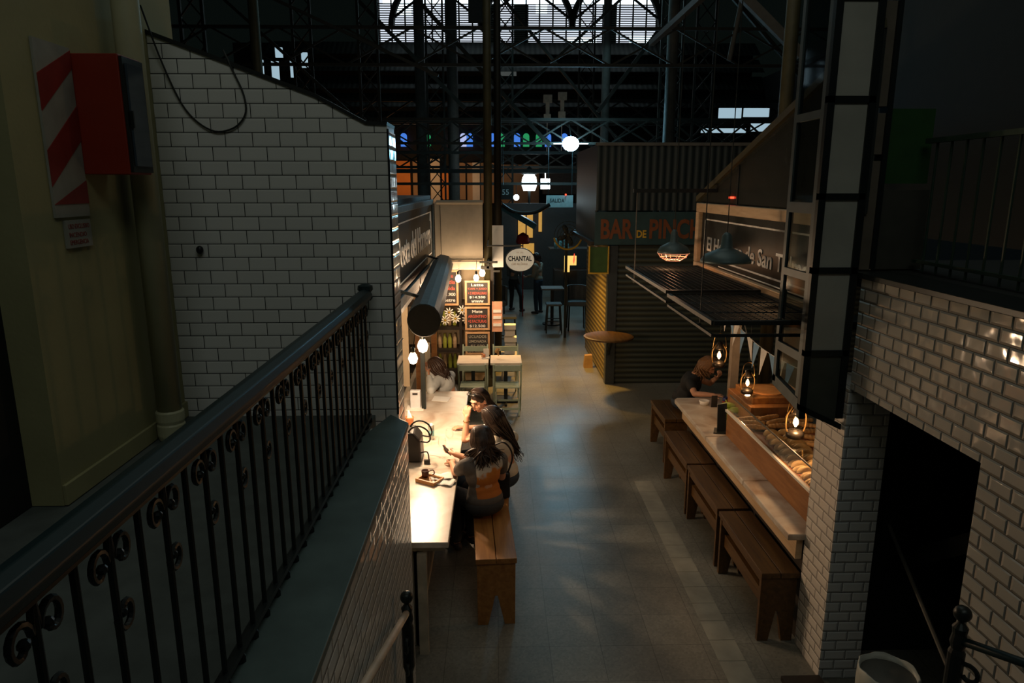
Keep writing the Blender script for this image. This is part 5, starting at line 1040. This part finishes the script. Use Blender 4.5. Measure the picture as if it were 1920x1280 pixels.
# lamps far
hb = root('bay_lamp', 'bright blue white lamp with a wide flat shade over the passage', 'lamp', (2.0, 20, 4.65))
MB().ell((2.07, 20, 4.66), .23, .23, .20, 18).build('bulb', M['cool'], hb, smooth=True)
MB().box(1.60, 2.55, 19.95, 20.05, 4.655, 4.67).build('reflector', M['coolw'], hb); MB().tube([(2.07, 20, 4.84), (2.07, 20.5, 5.2)], .02, 6).build('stem', M['iron'], hb)
point('light_cool', (2.0, 19.5, 4.4), 70, (.28, .78, 1.0), .2)
ll = root('street_lantern', 'white lit glass lantern on a dark post in the passage', 'lamp', (1.35, 28, 0))
MB().lathe((1.3, 28, 3.35), [(.30, 0), (.42, .25), (.36, .5), (.26, .62)], 4).build('glass_head', M['coolw'], ll); MB().lathe((1.3, 28, 3.98), [(.42, 0), (.2, .16), (.02, .3)], 4).tube([(1.3, 28, 0), (1.3, 28, 3.35)], .05, 8).build('post', M['iron'], ll)
single('light_box', MB().box(1.70, 2.05, 27.2, 27.3, 3.42, 3.8).box(1.86, 1.88, 27.12, 27.25, 3.7, 4.05), M['coolw'], 'small white lit panel right of the glass lantern', 'light')
gl = root('globe_light', 'small round white globe light below the lantern', 'light', (.624, 22, 3.1)); MB().ell((.624, 22, 3.18), .09).build('globe', M['coolw'], gl, smooth=True); MB().tube([(.624, 22.05, 3.26), (.624, 22.05, 3.56)], .01, 5).build('stem', M['iron'], gl)
point('light_pass', (1.0, 21, 3.0), 22, (.75, .95, 1.0), .1)
sd = root('exit_sign', 'pale SALIDA sign above the passage', 'sign', (1.6, 20.5, 3.0))
MB().box(1.45, 2.22, 20.5, 20.55, 2.92, 3.26).build('panel', mat('sign_grey', (.20, .24, .22), .6), sd)
text('SALIDA', 'lettering', M['iron'], sd, (1.55, 20.498, 3.06), (1, 0, 0), (0, 0, 1), .42, .11, .004, bold=.01)
MB().tube([(1.5, 20.52, 3.26), (1.5, 20.52, 4.7)], .01, 5).tube([(2.18, 20.52, 3.26), (2.18, 20.52, 4.7)], .01, 5).build('hanger', M['iron'], sd)
single('red_indicator', MB().ell((2.0, 20.45, 3.28), .025), M['redl'], 'tiny red light on top of the SALIDA sign', 'light')
ns = root('number_sign', 'dark sign with the pale number 155 on the left of the passage', 'sign', (.1, 20.4, 3.2))
MB().box(-.05, .48, 20, 20.04, 3.15, 3.55).build('panel', M['shelf'], ns); text('155', 'lettering', M['white'], ns, (.10, 19.998, 3.28), (1, 0, 0), (0, 0, 1), .26, .15, .003, bold=.01)
MB().tube([(.2, 20.02, 3.55), (.2, 20.48, 4.75)], .01, 5).build('hanger', M['iron'], ns)
# far stalls
aw = root('stall_awning', 'teal awning sloping over the left far stall', 'awning', (.3, 18.5, 2.4))
MB().prism([(.05, 18.6, 2.95), (.20, 18.6, 3.02), (1.05, 18.2, 2.55), (.98, 18.2, 2.42)], (0, 1.6, 0)).build('cloth', M['tealaw'], aw)
MB().tube(spline([(.15, 18.5, 3.05), (.5, 18.5, 2.85), (1.0, 18.5, 2.85), (1.4, 18.5, 3.05)]), .05, 8).build('scalloped_edge', M['iron'], aw)
MB().bar((.05, 18.6, 0), (.05, 18.6, 2.95), .05, .05).build('pole', M['iron'], aw)
fs = root('far_stall', 'dark stall with amber lit panels at the end of the passage', 'stall', (1.2, 24, 0))
MB().box(.2, 3.4, 24.2, 24.4, 0, 2.95).build('front', M['shelf'], fs)
for (x0, x1, z0, z1, m) in [(.75, 1.0, 1.8, 2.6, 'yellow'), (1.05, 1.25, 1.8, 2.6, 'yellow'), (1.45, 1.56, 2.0, 2.7, 'orange'), (.85, 1.3, 1.25, 1.6, 'yellow')]:
    MB().box(x0, x1, 24.12, 24.2, z0, z1).build('amber_panel', mat('amber_lit', (.5, .25, .04), .5, emit=(1, .5, .1), estr=.45), fs)
rcl = single('red_parasol', MB().lathe((.72, 19.0, 2.0), [(.17, 0), (.19, .06), (.15, .22), (.02, .30)], 8).tube([(.72, 19.0, 0), (.72, 19.0, 2.1)], .015, 6), M['redc'], 'small closed red parasol behind the oval sign', 'parasol')
ks = root('drinks_counter', 'dark drinks counter with bottles at the right end of the passage', 'counter', (2.3, 21, 0))
MB().box(1.75, 3.4, 20.9, 21.6, 0, 1.05).build('base', M['shelf'], ks); MB().box(1.6, 3.4, 20.8, 21.6, 1.65, 1.70).build('shelf', M['shelf'], ks)
MB().box(3.3, 3.4, 20.9, 21.6, 1.05, 2.6).build('side', M['shelf'], ks)
for k, x in enumerate((1.78, 1.92)): single('water_bottle', MB().lathe((x, 21, 1.70), [(.05, 0), (.05, .18), (.02, .26), (.02, .30)], 12), M['label'], 'pale bottle on the dark drinks shelf, %s of two' % ('left' if k == 0 else 'right'), 'bottle', smooth=True)
single('teal_box', MB().box(2.02, 2.16, 20.95, 21.05, 1.70, 1.95), M['label'], 'teal printed box beside the bottles on the dark shelf', 'box')
lps = root('lit_poster', 'glowing yellow and red poster low at the right end of the passage', 'poster', (2.2, 20.7, 1.1))
MB().box(2.02, 2.38, 20.74, 20.78, 1.22, 1.5).box(2.02, 2.18, 20.74, 20.78, 1.02, 1.22).build('panel', M['screen'], lps); MB().box(2.05, 2.12, 20.75, 20.79, 0, 1.02).build('post', M['shelf'], lps)
MB().prism([(2.30, 20.73, 1.25), (2.34, 20.73, 1.4), (2.31, 20.73, 1.58), (2.27, 20.73, 1.35)], (0, .01, 0)).build('red_shape', M['redl'], lps)
single('back_beam', MB().box(-8, 10, 27, 27.15, 4.0, 4.15), M['truss'], 'long dark horizontal beam in front of the orange bays', 'beam')
single('low_back_beam', MB().box(-8, 8, 22, 22.1, 3.55, 3.63), M['truss'], 'long dark low beam crossing above the SALIDA sign', 'beam')
struct('wall_side_left', MB().box(-14, -13.8, 5, 40, 0, 9), M['dark']); struct('wall_side_right', MB().box(13.8, 14, 5, 40, 0, 9), M['dark'])
point('light_orange', (-4.5, 37.5, 4.2), 70, (1, .45, .15), .3); point('light_orange', (-1.6, 37.5, 4.0), 40, (1, .5, .2), .3)
la = bpy.data.lights.new('light_amber', 'SPOT'); la.energy = 420; la.color = (1, .52, .10); la.spot_size = math.radians(115); la.spot_blend = .9; la.shadow_soft_size = .12
lo = bpy.data.objects.new('light_amber', la); C.objects.link(lo); lo.location = (.95, 12.9, 2.75)
for o in bpy.data.objects:
    if '_o' in o.keys(): del o['_o']
